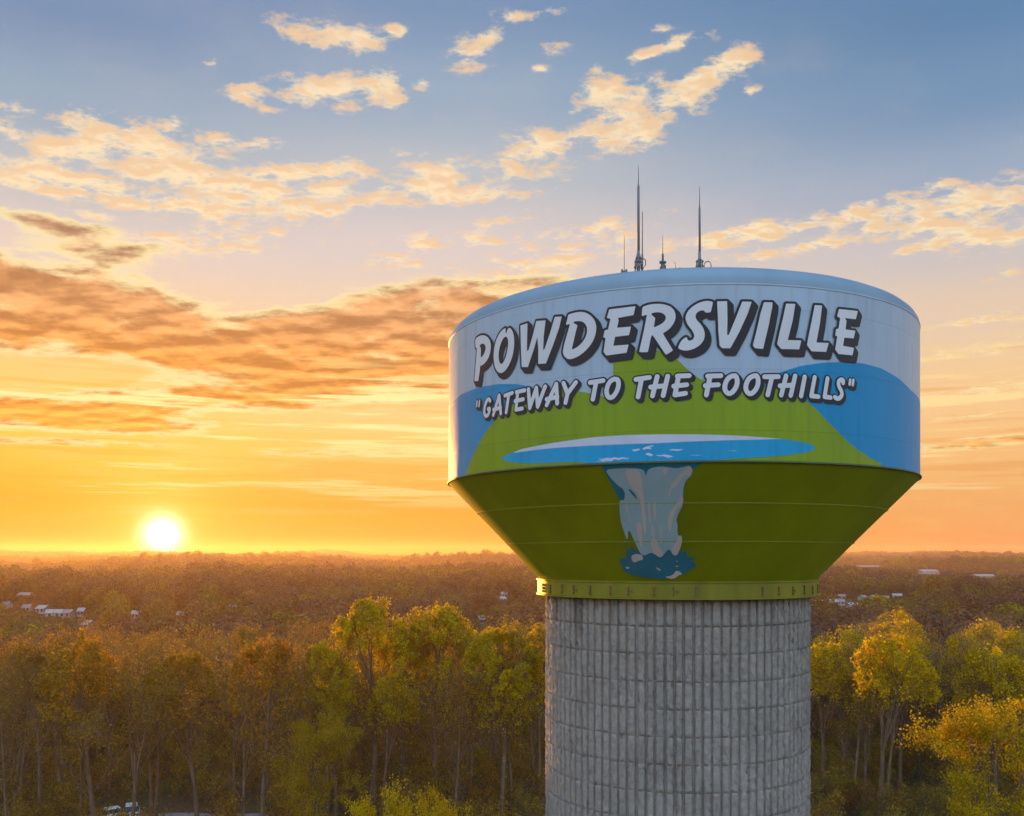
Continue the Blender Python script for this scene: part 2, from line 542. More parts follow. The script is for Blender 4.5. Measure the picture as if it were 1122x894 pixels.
def cyl_sz(pts):
    q = unproject(pts, lambda z: RT + 0 * z)
    return np.stack([q[:, 0] * RT, q[:, 1]], -1)


SLOPE = math.hypot(RT - R_CONE_B, Z_RIM - Z_RT)


def cone_sz(pts):
    q = unproject(pts, cone_r)
    return np.stack([q[:, 0] * 8.5, (Z_RIM - q[:, 1]) / (Z_RIM - Z_RT) * -SLOPE], -1)


def chaikin(p, n=1):
    p = np.asarray(p, float)
    for _ in range(n):
        q = np.roll(p, -1, 0)
        p = np.stack([.75 * p + .25 * q, .25 * p + .75 * q], 1).reshape(-1, 2)
    return p


def sdf_poly(S, Z, pts):
    d = np.full(S.shape, 1e9)
    ins = np.zeros(S.shape, bool)
    n = len(pts)
    for i in range(n):
        ax, ay = pts[i]; bx, by = pts[(i + 1) % n]
        ex, ey = bx - ax, by - ay
        l2 = ex * ex + ey * ey + 1e-12
        t = np.clip(((S - ax) * ex + (Z - ay) * ey) / l2, 0, 1)
        d = np.minimum(d, np.hypot(S - ax - t * ex, Z - ay - t * ey))
        if abs(ey) > 1e-12:
            cr = ((ay > Z) != (by > Z)) & (S < ex * (Z - ay) / ey + ax)
            ins ^= cr
    return np.where(ins, -d, d)


def sdf_stroke(S, Z, pts, w):
    d = np.full(S.shape, 1e9)
    for i in range(len(pts) - 1):
        ax, ay = pts[i]; bx, by = pts[i + 1]
        ex, ey = bx - ax, by - ay
        t = np.clip(((S - ax) * ex + (Z - ay) * ey) / (ex * ex + ey * ey + 1e-12), 0, 1)
        d = np.minimum(d, np.hypot(S - ax - t * ex, Z - ay - t * ey))
    return d - w / 2


def fill(Fv, s, z):
    """filled region F<0 as a mesh in the (s,z) plane (marching squares)"""
    ns, nz = len(s), len(z)
    inside = Fv < 0
    verts, vid, faces = [], {}, []

    def gv(i, j):
        k = (i, j)
        if k not in vid:
            vid[k] = len(verts); verts.append((s[i], z[j]))
        return vid[k]

    def ev(a, b):
        k = (min(a, b), max(a, b))
        if k not in vid:
            fa, fb = Fv[a], Fv[b]
            t = min(max(fa / (fa - fb), .001), .999)
            vid[k] = len(verts)
            verts.append((s[a[0]] + (s[b[0]] - s[a[0]]) * t, z[a[1]] + (z[b[1]] - z[a[1]]) * t))
        return vid[k]

    cnt = inside[:-1, :-1].astype(int) + inside[1:, :-1] + inside[1:, 1:] + inside[:-1, 1:]
    for i, j in zip(*np.nonzero(cnt)):
        c = [(i, j), (i + 1, j), (i + 1, j + 1), (i, j + 1)]
        poly = []
        for k in range(4):
            a, b = c[k], c[(k + 1) % 4]
            if inside[a]: poly.append(gv(*a))
            if inside[a] != inside[b]: poly.append(ev(a, b))
        if len(poly) >= 3:
            faces.append(poly)
    return np.array(verts).reshape(-1, 2), faces


def lay(name, Fv, s, z, mat, off, surf='cyl', parent=None):
    v2, f = fill(Fv, s, z)
    if len(f) == 0:
        return None
    if surf == 'cyl':
        P = on_ring(v2[:, 0] / RT, RT + off, 0 * v2[:, 0]); P[:, 2] = v2[:, 1] - TZ
    else:
        k = -v2[:, 1] / SLOPE
        zz = Z_RIM - k * (Z_RIM - Z_RT)
        r = RT + .01 - k * (RT + .01 - R_CONE_B)
        nx, nzv = (Z_RIM - Z_RT) / SLOPE, -(RT - R_CONE_B) / SLOPE
        P = on_ring(v2[:, 0] / 8.5, r + off * nx, 0 * r); P[:, 2] = zz + off * nzv - TZ
    return mesh_obj(name, P, f, mat, parent or tower, True)


def grid(s0, s1, z0, z1, step):
    s = np.arange(s0, s1 + step, step); z = np.arange(z0, z1 + step, step)
    S, Z = np.meshgrid(s, z, indexing='ij')
    return s, z, S, Z


ZB = Z_RIM + .085
# blue mountains behind, green hill in front
s, z, S, Z = grid(-20, 20, ZB, Z_RIM + 5.2, .08)
floor_ = ZB + 1e-3 - Z
mr = cyl_sz([(770, 432), (800, 424), (835, 415.5), (856, 407.5), (877, 401), (900, 397.5), (925, 396.5), (945, 398), (965, 403.5), (985, 415), (997, 427)])
mr = np.concatenate([mr, [(17.0, Z_RIM + 2.9), (18.5, Z_RIM - .5), (0, Z_RIM - .5)]])
ml = cyl_sz([(600, 431), (583, 423.6), (570, 421.4), (558, 420.6), (546, 420.7), (529, 423.6), (515, 428), (505, 432.5)])
ml = np.concatenate([ml, [(-16.5, Z_RIM + 3.0), (-18, Z_RIM - .5), (2, Z_RIM - .5)]])
hill = cyl_sz([(509.5, 522), (516, 505), (523, 490), (532, 474), (543, 460), (553, 450), (565, 441), (580, 433.5), (595, 428), (608, 426.5), (622, 427), (636, 429), (650, 431.5), (664, 435.5), (672, 437),
               (672, 400), (673.5, 393), (679, 388), (690, 385), (706, 383), (722, 384), (733, 388), (742, 394), (753.5, 405), (765, 414), (780, 421.5), (800, 425), (825, 423), (848, 425),
               (866, 431), (884, 439.5), (895, 449), (903.5, 458.7), (916, 471), (928, 483.5), (941, 494), (954, 502.5), (972, 511.5), (982, 517)])
hill = np.concatenate([hill, [(hill[-1][0] + .4, Z_RIM - .5), (hill[0][0] - .3, Z_RIM - .5)]])
Fh = np.maximum(sdf_poly(S, Z, hill), floor_)
Fm = np.maximum(sdf_poly(S, Z, mr), floor_)
Fl = np.maximum(sdf_poly(S, Z, ml), floor_)
lay('painted_mountain', Fm, s, z, M['mountain'], .006)
lay('painted_mountain', Fl, s, z, M['mountain'], .006)
lay('painted_hill', Fh, s, z, M['hill'], .012)
# lake
s, z, S, Z = grid(-9, 7, ZB, Z_RIM + 1.6, .05)
lk = cyl_sz(chaikin([(548, 502.3), (558, 497.2), (572, 492), (604, 485.7), (652, 479), (685, 476.8), (720, 476), (764.6, 476), (812.7, 477.6), (857.6, 481), (884, 485.2), (895.5, 490.5), (886, 495), (861, 499), (822, 501.7), (790, 503.4), (764.6, 506),
                     (764, 512), (655, 514), (652, 508.5), (636, 505.8), (604, 506.8), (578, 508), (559, 506)], 1))
Flk = np.maximum(sdf_poly(S, Z, lk), ZB + 1e-3 - Z)
lake = lay('painted_lake', Flk, s, z, M['lake'], .018)
cr = cyl_sz([(561, 496.6), (572, 492), (604, 485.7), (652, 479), (685, 476.8), (720, 476), (764.6, 476), (812.7, 477.6), (857.6, 481), (828.7, 481.8), (780.6, 483), (720, 485.7), (652, 488.2), (604, 491.2)])
s, z, S, Z = grid(-9, 7, ZB, Z_RIM + 1.6, .03)
Fc = sdf_poly(S, Z, cr)
for (u, v, w, h) in [(709, 491, 5, 1.4), (711.6, 498, 4, 1.5), (714, 488.6, 3, .6), (697, 493, 4.5, 1.2), (741, 493, 8, .9), (727, 499, 9, .7), (733, 500.4, 5, .7), (762, 499, 7, .35), (803, 494, 5, .3), (673, 502.6, 18, 1.1), (663, 505, 10, .6)]:
    c = cyl_sz([(u, v), (u + w, v - .08 * w), (u, v - h)])
    a = abs(c[1][0] - c[0][0]); b = abs(c[2][1] - c[0][1])
    el = (np.hypot((S - c[0][0]) / a, (Z - c[0][1]) / b + .35 * np.sin(S * 21)) - 1) * b
    Fc = np.minimum(Fc, el)
lay('lake_foam', np.maximum(Fc, ZB + 2e-3 - Z), s, z, M['foam'], .024, parent=lake)

# waterfall on the cone
wf = lambda pts, n=1: cone_sz(chaikin([(640 + a / 6.3875, 500 + b / 6.3875) for a, b in pts], n))
s, z, S, Z = grid(-4.6, 3.2, -SLOPE + .05, -.004, .03)
teal = [wf([(95, 30), (122, 68), (150, 115), (190, 190), (230, 262), (250, 300), (287, 307), (420, 250), (600, 200), (740, 120), (770, 85), (805, 58), (860, 30), (700, -10), (300, -10)]),
        wf([(245, 715), (285, 712), (300, 690), (296, 650), (310, 630), (322, 655), (345, 640), (360, 660), (380, 655), (400, 690), (470, 660), (540, 690), (600, 640), (640, 680), (665, 655), (690, 668), (716, 655), (722, 690), (735, 712), (782, 704), (748, 730), (792, 755), (745, 790), (690, 822), (600, 855), (480, 852), (350, 832), (290, 812), (262, 770)])]
Ft0 = sdf_poly(S, Z, teal[0])
Ft = sdf_poly(S, Z, teal[1])
Ft = Ft + .05 * np.sin(S * 19) * np.sin(Z * 23 + 1) * (Z < -3.2)
for (u, v, r) in [(290, 610, 7), (312, 600, 9), (275, 640, 5), (735, 640, 6), (250, 690, 5), (748, 690, 6), (770, 715, 7), (225, 640, 4), (330, 640, 8)]:
    c = cone_sz([(640 + u / 6.3875, 500 + v / 6.3875)])[0]
    Ft = np.minimum(Ft, np.hypot(S - c[0], (Z - c[1]) * .7) - r * .0055)
basin = lay('waterfall_pool', Ft, s, z, M['teal'], .020, 'cone')
pool = lay('painted_waterfall', Ft0, s, z, M['teal'], .016, 'cone')
main = wf([(148, 92), (215, 84), (290, 80), (390, 82), (425, 98), (434, 150), (440, 98), (470, 76), (540, 68), (600, 74), (640, 82), (700, 70), (740, 60), (762, 90), (750, 132), (722, 155), (700, 190), (692, 250), (692, 335), (672, 375), (650, 420), (645, 450), (656, 475), (652, 540), (668, 560), (682, 545), (687, 585), (672, 630), (655, 688), (632, 692), (612, 670), (600, 648), (578, 655), (545, 705), (510, 692), (470, 668), (430, 690), (402, 688), (380, 650), (362, 610), (345, 575), (325, 525), (310, 512), (306, 590), (285, 540), (268, 490), (255, 440), (250, 390), (248, 300), (285, 308), (286, 235), (230, 195), (180, 140)])
Fw = sdf_poly(S, Z, main)
notch = wf([(305, 222), (330, 232), (358, 262), (378, 308), (340, 268)])
Fw = np.maximum(Fw, -sdf_poly(S, Z, notch))
lay('falling_water', Fw, s, z, M['fall'], .024, 'cone', parent=pool)
st = [[(286, 92), (320, 88), (382, 85), (408, 170), (416, 260), (432, 400), (440, 540), (418, 548), (405, 400), (388, 275), (340, 225), (300, 150)], [(360, 460), (405, 458), (412, 560), (404, 645), (385, 600)],
      [(442, 318), (462, 326), (468, 400), (468, 465), (455, 460)], [(482, 320), (504, 318), (502, 430), (486, 435)], [(462, 592), (490, 560), (518, 590), (522, 640), (547, 645), (552, 680), (540, 706), (510, 692), (476, 660)],
      [(738, 64), (760, 90), (742, 135), (702, 130), (640, 212), (607, 228), (601, 282), (590, 280), (594, 215), (640, 160), (690, 92)],
      [(680, 256), (697, 292), (690, 332), (642, 372), (617, 440), (606, 532), (588, 500), (588, 410), (625, 350), (660, 310)], [(662, 545), (686, 560), (682, 612), (656, 682), (634, 692), (612, 670), (625, 620), (650, 590)],
      [(550, 84), (592, 74), (572, 128), (555, 122)], [(332, 690), (370, 676), (412, 690), (414, 720), (382, 726), (352, 742), (333, 720)], [(288, 330), (302, 336), (314, 392), (296, 382)],
      [(470, 470), (488, 472), (498, 560), (480, 590)], [(530, 460), (540, 462), (545, 620), (532, 600)], [(556, 842), (620, 830), (642, 796), (668, 800), (690, 822), (660, 828), (630, 857)], [(290, 768), (320, 768), (318, 784), (294, 782)],
      [(498, 770), (520, 778), (545, 796), (520, 794)], [(640, 728), (660, 726), (656, 736)], [(630, 762), (662, 762), (655, 772)], [(310, 390), (322, 440), (316, 470), (306, 430)]]
for nm, idx, par in (('water_highlight', [0, 1, 2, 3, 4, 5, 6, 7, 8, 10, 11, 12, 18], pool), ('foam', [9, 13, 14, 15, 16, 17], basin)):
    Fs = np.full(S.shape, 1e9)
    for i_ in idx:
        Fs = np.minimum(Fs, sdf_poly(S, Z, wf(st[i_])))
    lay(nm, Fs, s, z, M['streak'], .032, 'cone', parent=par)

# lettering -----------------------------------------------------------------
BIG = 11.175
LET = [  # tile origin, smoothing, outline, hole
    ((515, 345), 1, [(78, 300), (105, 270), (150, 250), (195, 252), (235, 280), (262, 330), (268, 390), (258, 470), (232, 540), (195, 592), (150, 626), (137, 620), (137, 626), (130, 700), (114, 808), (112, 812), (68, 812), (64, 808), (70, 740), (80, 620), (90, 500), (97, 408), (80, 402), (74, 340)],
     [(128, 378), (150, 355), (180, 352), (198, 375), (205, 405), (195, 450), (175, 495), (148, 528), (143, 500), (146, 430), (140, 395)]),
    ((515, 345), 1, [(446, 158), (400, 190), (355, 255), (320, 340), (303, 440), (299, 540), (312, 630), (340, 692), (380, 716), (420, 706), (462, 660), (502, 590), (532, 500), (549, 400), (552, 310), (542, 230), (520, 180), (494, 156), (468, 182), (456, 225), (446, 232), (447, 190)],
     [(450, 263), (475, 290), (479, 360), (468, 440), (445, 530), (415, 590), (390, 608), (370, 580), (360, 520), (365, 440), (385, 360), (415, 290)]),
    ((565, 330), 0, [(68, 300), (155, 272), (150, 450), (148, 612), (168, 600), (222, 410), (262, 245), (375, 237), (352, 430), (345, 600), (362, 590), (430, 390), (487, 195), (572, 190), (540, 330), (470, 530), (380, 765), (285, 770), (287, 600), (275, 440), (225, 610), (160, 808), (85, 808), (75, 600)], None),
    ((610, 325), 1, [(146, 228), (160, 218), (220, 200), (300, 188), (370, 200), (430, 240), (475, 300), (492, 370), (485, 450), (455, 540), (395, 630), (310, 710), (220, 760), (150, 772), (105, 740), (80, 690), (95, 600), (130, 480), (168, 345), (166, 335), (125, 350), (120, 340), (135, 290)],
     [(196, 316), (260, 300), (320, 305), (365, 345), (380, 400), (372, 470), (335, 545), (270, 615), (200, 650), (190, 652), (192, 645), (215, 540), (248, 400), (262, 360), (255, 350)]),
    ((655, 325), 0, [(145, 160), (300, 140), (465, 120), (440, 230), (245, 265), (260, 290), (240, 385), (410, 370), (385, 475), (215, 495), (195, 605), (380, 590), (355, 690), (110, 725), (75, 680), (100, 510), (72, 500), (90, 415), (130, 405), (160, 275), (115, 262)], None),
    ((700, 320), 1, [(45, 192), (60, 180), (130, 155), (240, 145), (340, 160), (410, 195), (448, 260), (450, 330), (420, 400), (370, 460), (300, 505), (296, 515), (412, 705), (418, 715), (405, 727), (345, 765), (330, 768), (322, 758), (250, 650), (175, 535), (165, 530), (150, 550), (115, 730), (108, 740), (12, 738), (5, 730), (50, 540), (100, 290), (100, 278), (42, 300), (36, 292)],
     [(140, 270), (200, 250), (270, 252), (320, 280), (335, 320), (310, 370), (250, 410), (190, 435), (184, 432), (200, 335), (203, 320)]),
    ((700, 320), 1, [(905, 132), (895, 122), (850, 110), (780, 118), (700, 150), (620, 210), (575, 280), (570, 340), (600, 410), (650, 470), (680, 530), (670, 575), (630, 600), (597, 596), (590, 560), (575, 556), (550, 570), (510, 610), (480, 680), (488, 695), (520, 712), (580, 722), (660, 705), (740, 660), (790, 600), (808, 530), (795, 460), (760, 400), (700, 340), (690, 290), (710, 255), (750, 230), (795, 226), (808, 250), (820, 256), (870, 252), (880, 244)], None),
    ((765, 320), 0, [(228, 118), (350, 115), (355, 330), (350, 530), (370, 530), (440, 360), (535, 120), (650, 122), (600, 270), (500, 490), (390, 692), (290, 690), (260, 660), (245, 500), (238, 300)], None),
    ((815, 320), 0, [(240, 128), (345, 130), (340, 190), (300, 400), (230, 700), (130, 690), (105, 655), (150, 480), (200, 260)], None),
    ((815, 320), 0, [(510, 145), (622, 148), (590, 350), (530, 590), (695, 595), (670, 705), (450, 700), (400, 640), (430, 500), (470, 330)], None),
    ((865, 325), 0, [(300, 108), (390, 112), (365, 320), (320, 565), (470, 570), (440, 680), (260, 672), (205, 595), (230, 460), (265, 290)], None),
    ((865, 325), 0, [(595, 155), (825, 180), (800, 280), (665, 265), (688, 300), (675, 405), (795, 420), (775, 515), (660, 505), (645, 605), (778, 630), (760, 722), (590, 705), (548, 650), (575, 490), (550, 480), (560, 400), (590, 395), (610, 265), (572, 245)], None),
]


def write(name, shapes, s, z, S, Z, outline, shift):
    """shapes: list of SDF fields; white faces over dark block shading that runs down to the right"""
    white = np.full(S.shape, 1e9)
    for f in shapes:
        white = np.minimum(white, f)
    dark = white - outline
    ds, dz = s[1] - s[0], z[1] - z[0]
    n = 8
    base = dark.copy()
    for k in range(1, n + 1):
        si, zi = shift[0] * k / n / ds, shift[1] * k / n / dz
        i0, j0 = int(round(si)), int(round(zi))
        sh = np.full(S.shape, 1e9)
        sh[i0:, :S.shape[1] - j0] = base[:S.shape[0] - i0, j0:]
        dark = np.minimum(dark, sh)
    l = lay(name, white, s, z, M['letter'], .046)
    lay('block_outline', dark, s, z, M['shade'], .034, parent=l)


s, z, S, Z = grid(-11.6, 8.6, Z_RIM + 3.0, Z_RIM + 6.25, .022)
shapes = []
for org, sm, outp, hole in LET:
    cv = lambda pts: cyl_sz([(org[0] + a / BIG, org[1] + b / BIG) for a, b in (chaikin(pts, sm) if sm else pts)])
    po = cv(outp)
    lo, hi = po.min(0) - .5, po.max(0) + .5
    i0, i1 = np.searchsorted(s, [lo[0], hi[0]]); j0, j1 = np.searchsorted(z, [lo[1], hi[1]])
    f = np.full(S.shape, 1e9)
    sub = sdf_poly(S[i0:i1, j0:j1], Z[i0:i1, j0:j1], po)
    if hole:
        sub = np.maximum(sub, -sdf_poly(S[i0:i1, j0:j1], Z[i0:i1, j0:j1], cv(hole)))
    f[i0:i1, j0:j1] = sub
    shapes.append(f)
write('lettering', shapes, s, z, S, Z, .088, (.165, .165))

SM = 13.975
TXT = [((515, 405), .11, [[(122, 490), (116, 560)], [(160, 480), (152, 560)]]),
       ((515, 405), .155, [[(322, 480), (300, 442), (264, 488), (238, 570), (230, 660), (250, 712), (284, 706), (308, 650), (320, 596), (290, 604)],
                           [(370, 696), (460, 395), (484, 672)], [(375, 612), (482, 585)], [(548, 398), (660, 358)], [(606, 385), (566, 656)],
                           [(742, 345), (716, 615), (812, 596)], [(722, 345), (848, 318)], [(702, 482), (825, 455)]]),
       ((575, 405), .165, [[(68, 305), (88, 588), (188, 280), (208, 568), (322, 262)], [(345, 545), (492, 222), (506, 518)], [(345, 455), (508, 420)], [(602, 208), (662, 372), (632, 508)], [(790, 198), (662, 372)]]),
       ((640, 395), .17, [[(98, 340), (298, 310)], [(192, 330), (140, 596)], [(470, 285), (525, 295), (535, 390), (495, 500), (430, 575), (372, 565), (345, 485), (365, 385), (415, 308), (470, 285)]]),
       ((685, 395), .17, [[(168, 292), (372, 262)], [(252, 290), (200, 560)], [(492, 248), (420, 545)], [(652, 242), (582, 540)], [(392, 410), (612, 390)], [(800, 242), (978, 234)], [(815, 250), (762, 530), (922, 505)], [(745, 395), (940, 374)]]),
       ((760, 395), .17, [[(212, 242), (412, 236)], [(248, 250), (192, 530)], [(176, 388), (372, 374)],
                          [(590, 238), (645, 235), (668, 330), (638, 430), (570, 508), (510, 508), (468, 440), (482, 345), (530, 265), (590, 238)],
                          [(915, 238), (965, 233), (988, 325), (960, 430), (890, 510), (830, 510), (788, 440), (802, 345), (850, 265), (915, 238)]]),
       ((820, 395), .17, [[(240, 252), (450, 250)], [(352, 262), (288, 528)], [(568, 238), (494, 532)], [(706, 238), (638, 538)], [(475, 392), (655, 380)], [(852, 252), (796, 545)]]),
       ((870, 395), .165, [[(305, 258), (252, 545), (362, 555)], [(500, 276), (455, 558), (548, 570)],
                           [(738, 345), (742, 305), (702, 292), (664, 330), (672, 400), (714, 470), (722, 530), (690, 578), (642, 588), (612, 562)]]),
       ((870, 395), .125, [[(846, 300), (836, 365)], [(894, 305), (884, 375)]])]
s, z, S, Z = grid(-11.4, 8.2, Z_RIM + 1.75, Z_RIM + 4.2, .018)
shapes = []
for org, w, strokes in TXT:
    for stk in strokes:
        p = cyl_sz([(org[0] + a / SM, org[1] + b / SM) for a, b in stk])
        if len(p) > 5:  # curved strokes: round them off
            q = np.concatenate([p[:1], (p[:-1] * .75 + p[1:] * .25).repeat(1, 0), p[-1:]])
            q2 = [p[0]]
            for i in range(len(p) - 1):
                q2 += [p[i] * .75 + p[i + 1] * .25, p[i] * .25 + p[i + 1] * .75]
            p = np.array(q2 + [p[-1]])
        lo, hi = p.min(0) - .4, p.max(0) + .4
        i0, i1 = np.searchsorted(s, [lo[0], hi[0]]); j0, j1 = np.searchsorted(z, [lo[1], hi[1]])
        f = np.full(S.shape, 1e9)
        f[i0:i1, j0:j1] = sdf_stroke(S[i0:i1, j0:j1], Z[i0:i1, j0:j1], p, w)
        shapes.append(f)
write('lettering', shapes[2:-2], s, z, S, Z, .055, (.085, .085))
write('quotation_mark', shapes[:2], s, z, S, Z, .055, (.085, .085))
write('quotation_mark', shapes[-2:], s, z, S, Z, .055, (.085, .085))


# ------------------------------------------------------------------ antennas on the roof
def tube(pts, rads, k=8):
    pts = np.asarray(pts, float); n = len(pts)
    v, f = [], []
    for i in range(n):
        d = pts[min(i + 1, n - 1)] - pts[max(i - 1, 0)]
        d /= np.linalg.norm(d) + 1e-9
        a = np.cross(d, (0, 0, 1) if abs(d[2]) < .9 else (1, 0, 0)); a /= np.linalg.norm(a)
        b = np.cross(d, a)
        for j in range(k):
            t = 2 * math.pi * j / k
            v.append(pts[i] + rads[i] * (math.cos(t) * a + math.sin(t) * b))
    for i in range(n - 1):
        for j in range(k):
            j2 = (j + 1) % k
            f.append((i * k + j, i * k + j2, (i + 1) * k + j2, (i + 1) * k + j))
    f.append(tuple(range(k))[::-1]); f.append(tuple((n - 1) * k + j for j in range(k)))
    return v, f


class MB:
    def __init__(s): s.v, s.f = [], []
    def add(s, vf):
        o = len(s.v); s.v += [tuple(p) for p in vf[0]]; s.f += [tuple(i + o for i in q) for q in vf[1]]; return s
    def tube(s, pts, rads, k=8):
        return s.add(tube(pts, rads if hasattr(rads, '__len__') else [rads] * len(pts), k))
    def box(s, c, h, rz=0):
        cs, sn = math.cos(rz), math.sin(rz)
        v = [(c[0] + cs * a * h[0] - sn * b * h[1], c[1] + sn * a * h[0] + cs * b * h[1], c[2] + e * h[2]) for a in (-1, 1) for b in (-1, 1) for e in (-1, 1)]
        return s.add((v, [(0, 1, 3, 2), (4, 6, 7, 5), (0, 4, 5, 1), (2, 3, 7, 6), (0, 2, 6, 4), (1, 5, 7, 3)]))
    def build(s, name, mat, parent=None, smooth=False):
        return mesh_obj(name, s.v, s.f, mat, parent, smooth)


def roof_z(x, y):
    r = math.hypot(x - TX, y - TY)
    return float(np.interp(r, [p[0] for p in ROOF[::-1]], [p[1] for p in ROOF[::-1]]))


def roof_spot(u, depth):
    x, y = (u - CX) / F * depth, depth
    return x, y, roof_z(x, y) - .02


def vtop(v, depth):
    return EYE + (CY - v) / F * depth


# tall whip with a cluttered mount
D1 = 39.6
x, y, zb = roof_spot(699.5, D1)
a = empty('radio_antenna', (x, y, zb)); H = vtop(181, D1) - zb
tag(a, 'tallest whip antenna on the tank roof, above a cluttered equipment mount', 'antenna')
MB().tube([(0, 0, 0), (0, 0, .9)], [.075, .06]).tube([(0, 0, .9), (0, 0, H * .80), (0, 0, H * .82)], [.062, .052, .03]).build('mast', M['fibre'], a, True)
MB().tube([(0, 0, H * .81), (0, 0, H)], [.022, .008], 6).build('whip', M['steel'], a)
m = MB()
for k in range(3):
    t = k * 2.09 + .4
    m.tube([(.16 * math.cos(t), .16 * math.sin(t), 0), (.13 * math.cos(t), .13 * math.sin(t), .5), (.05 * math.cos(t), .05 * math.sin(t), .78)], .028, 6)
for zz, rr in ((.22, .17), (.42, .165), (.58, .12)):
    m.tube([(rr * math.cos(q), rr * math.sin(q), zz) for q in np.linspace(0, 6.283, 13)], .022, 6)
m.build('mount_frame', M['steel'], a)
MB().box((-.1, -.05, .36), (.07, .06, .11)).box((.11, -.06, .40), (.05, .05, .09)).box((0, -.13, .27), (.08, .04, .06)).build('equipment_box', M['fibre'], a)

x, y, zb = roof_spot(703.8, D1 + .2)
a = empty('radio_antenna', (x, y, zb)); H = vtop(230, D1) - zb
tag(a, 'thin whip antenna close beside the tallest antenna, about half its height', 'antenna')
MB().tube([(0, 0, 0), (0, 0, .75)], .042).tube([(0, 0, .7), (0, 0, H)], [.03, .018], 6).build('mast', M['fibre'], a)
MB().tube([(.02, -.02, .14), (.13, -.05, .3), (.12, -.05, .5), (.02, 0, .58)], .025, 6).tube([(.0, 0, .3), (-.15, 0, .32)], .022, 6).build('mount_frame', M['steel'], a)

x, y, zb = roof_spot(684, D1 - .3)
a = empty('radio_antenna', (x, y, zb)); H = vtop(261, D1) - zb
tag(a, 'hair thin short whip antenna on a low base plate at the edge of the roof', 'antenna')
MB().tube([(0, 0, .08), (0, 0, H)], [.016, .009], 6).build('whip', M['steel'], a)
MB().box((0, 0, .06), (.13, .08, .05)).box((-.09, 0, .14), (.03, .03, .04)).box((.08, 0, .13), (.03, .03, .05)).build('base_plate', M['steel'], a)

x, y, zb = roof_spot(726.2, D1 + .8)
a = empty('beacon_mast', (x, y, zb)); H = vtop(258, D1 + .8) - zb
tag(a, 'stubby dark beacon mast with a cone shaped base, between the two tall antennas', 'antenna')
MB().tube([(0, 0, 0), (0, 0, .34), (0, 0, .36)], [.11, .085, .15], 10).tube([(0, 0, .36), (0, 0, .40), (0, 0, .42), (0, 0, .72), (0, 0, .78)], [.15, .15, .05, .045, .02], 10).build('mast', M['steel'], a)
MB().tube([(0, 0, .75), (0, 0, H)], [.016, .008], 6).build('whip', M['steel'], a)
MB().box((-.1, -.03, .1), (.03, .04, .1)).build('equipment_box', M['steel'], a)
MB().box((.1, -.03, .13), (.03, .04, .13)).build('equipment_box', M['steel'], a)
MB().tube([(-.14, 0, .44), (.14, 0, .44)], .018, 6).build('crossbar', M['steel'], a)

x, y, zb = roof_spot(766.5, D1 + .8)
a = empty('radio_antenna', (x, y, zb)); H = vtop(204, D1 + .8) - zb
tag(a, 'tall whip antenna standing inside a ring shaped guard rail on the roof', 'antenna')
MB().tube([(0, 0, 0), (0, 0, .8)], [.075, .06]).tube([(0, 0, .8), (0, 0, H * .74), (0, 0, H * .76)], [.058, .046, .03]).build('mast', M['fibre'], a, True)
MB().tube([(0, 0, H * .75), (0, 0, H)], [.024, .008], 6).build('whip', M['steel'], a)
m = MB()
for k in range(4):
    t = k * 1.57 + .5
    m.tube([(.16 * math.cos(t), .16 * math.sin(t), 0), (.16 * math.cos(t), .16 * math.sin(t), .42), (.06 * math.cos(t), .06 * math.sin(t), .5)], .022, 6)
m.tube([(.16 * math.cos(q), .16 * math.sin(q), .4) for q in np.linspace(0, 6.283, 13)], .02, 6).tube([(.16 * math.cos(q), .16 * math.sin(q), .2) for q in np.linspace(0, 6.283, 13)], .016, 6)
m.build('mount_frame', M['steel'], a)
m = MB().tube([(.34 + .15 * math.cos(q), 0, .22 + .19 * math.sin(q)) for q in np.linspace(-1.4, 4.5, 13)], .022, 6)
m.tube([(.38, 0, .0), (.5, 0, .12), (.48, 0, .26)], .02, 6).box((.45, 0, .03), (.08, .06, .05))
m.build('guard_rail', M['steel'], a)

x, y, zb = roof_spot(744, D1 + .9)
a = empty('roof_vent', (x, y, zb))
tag(a, 'small box shaped roof vent with a hooked pipe on the tank roof', 'vent')
MB().box((.04, 0, .07), (.06, .05, .08)).build('vent_box', M['steel'], a)
MB().tube([(-.15, 0, 0), (-.15, 0, .30), (-.18, 0, .38), (-.23, 0, .40)], .012, 6).build('hooked_pipe', M['steel'], a)


# ------------------------------------------------------------------ trees
def unit(v):
    return v / (np.linalg.norm(v) + 1e-9)


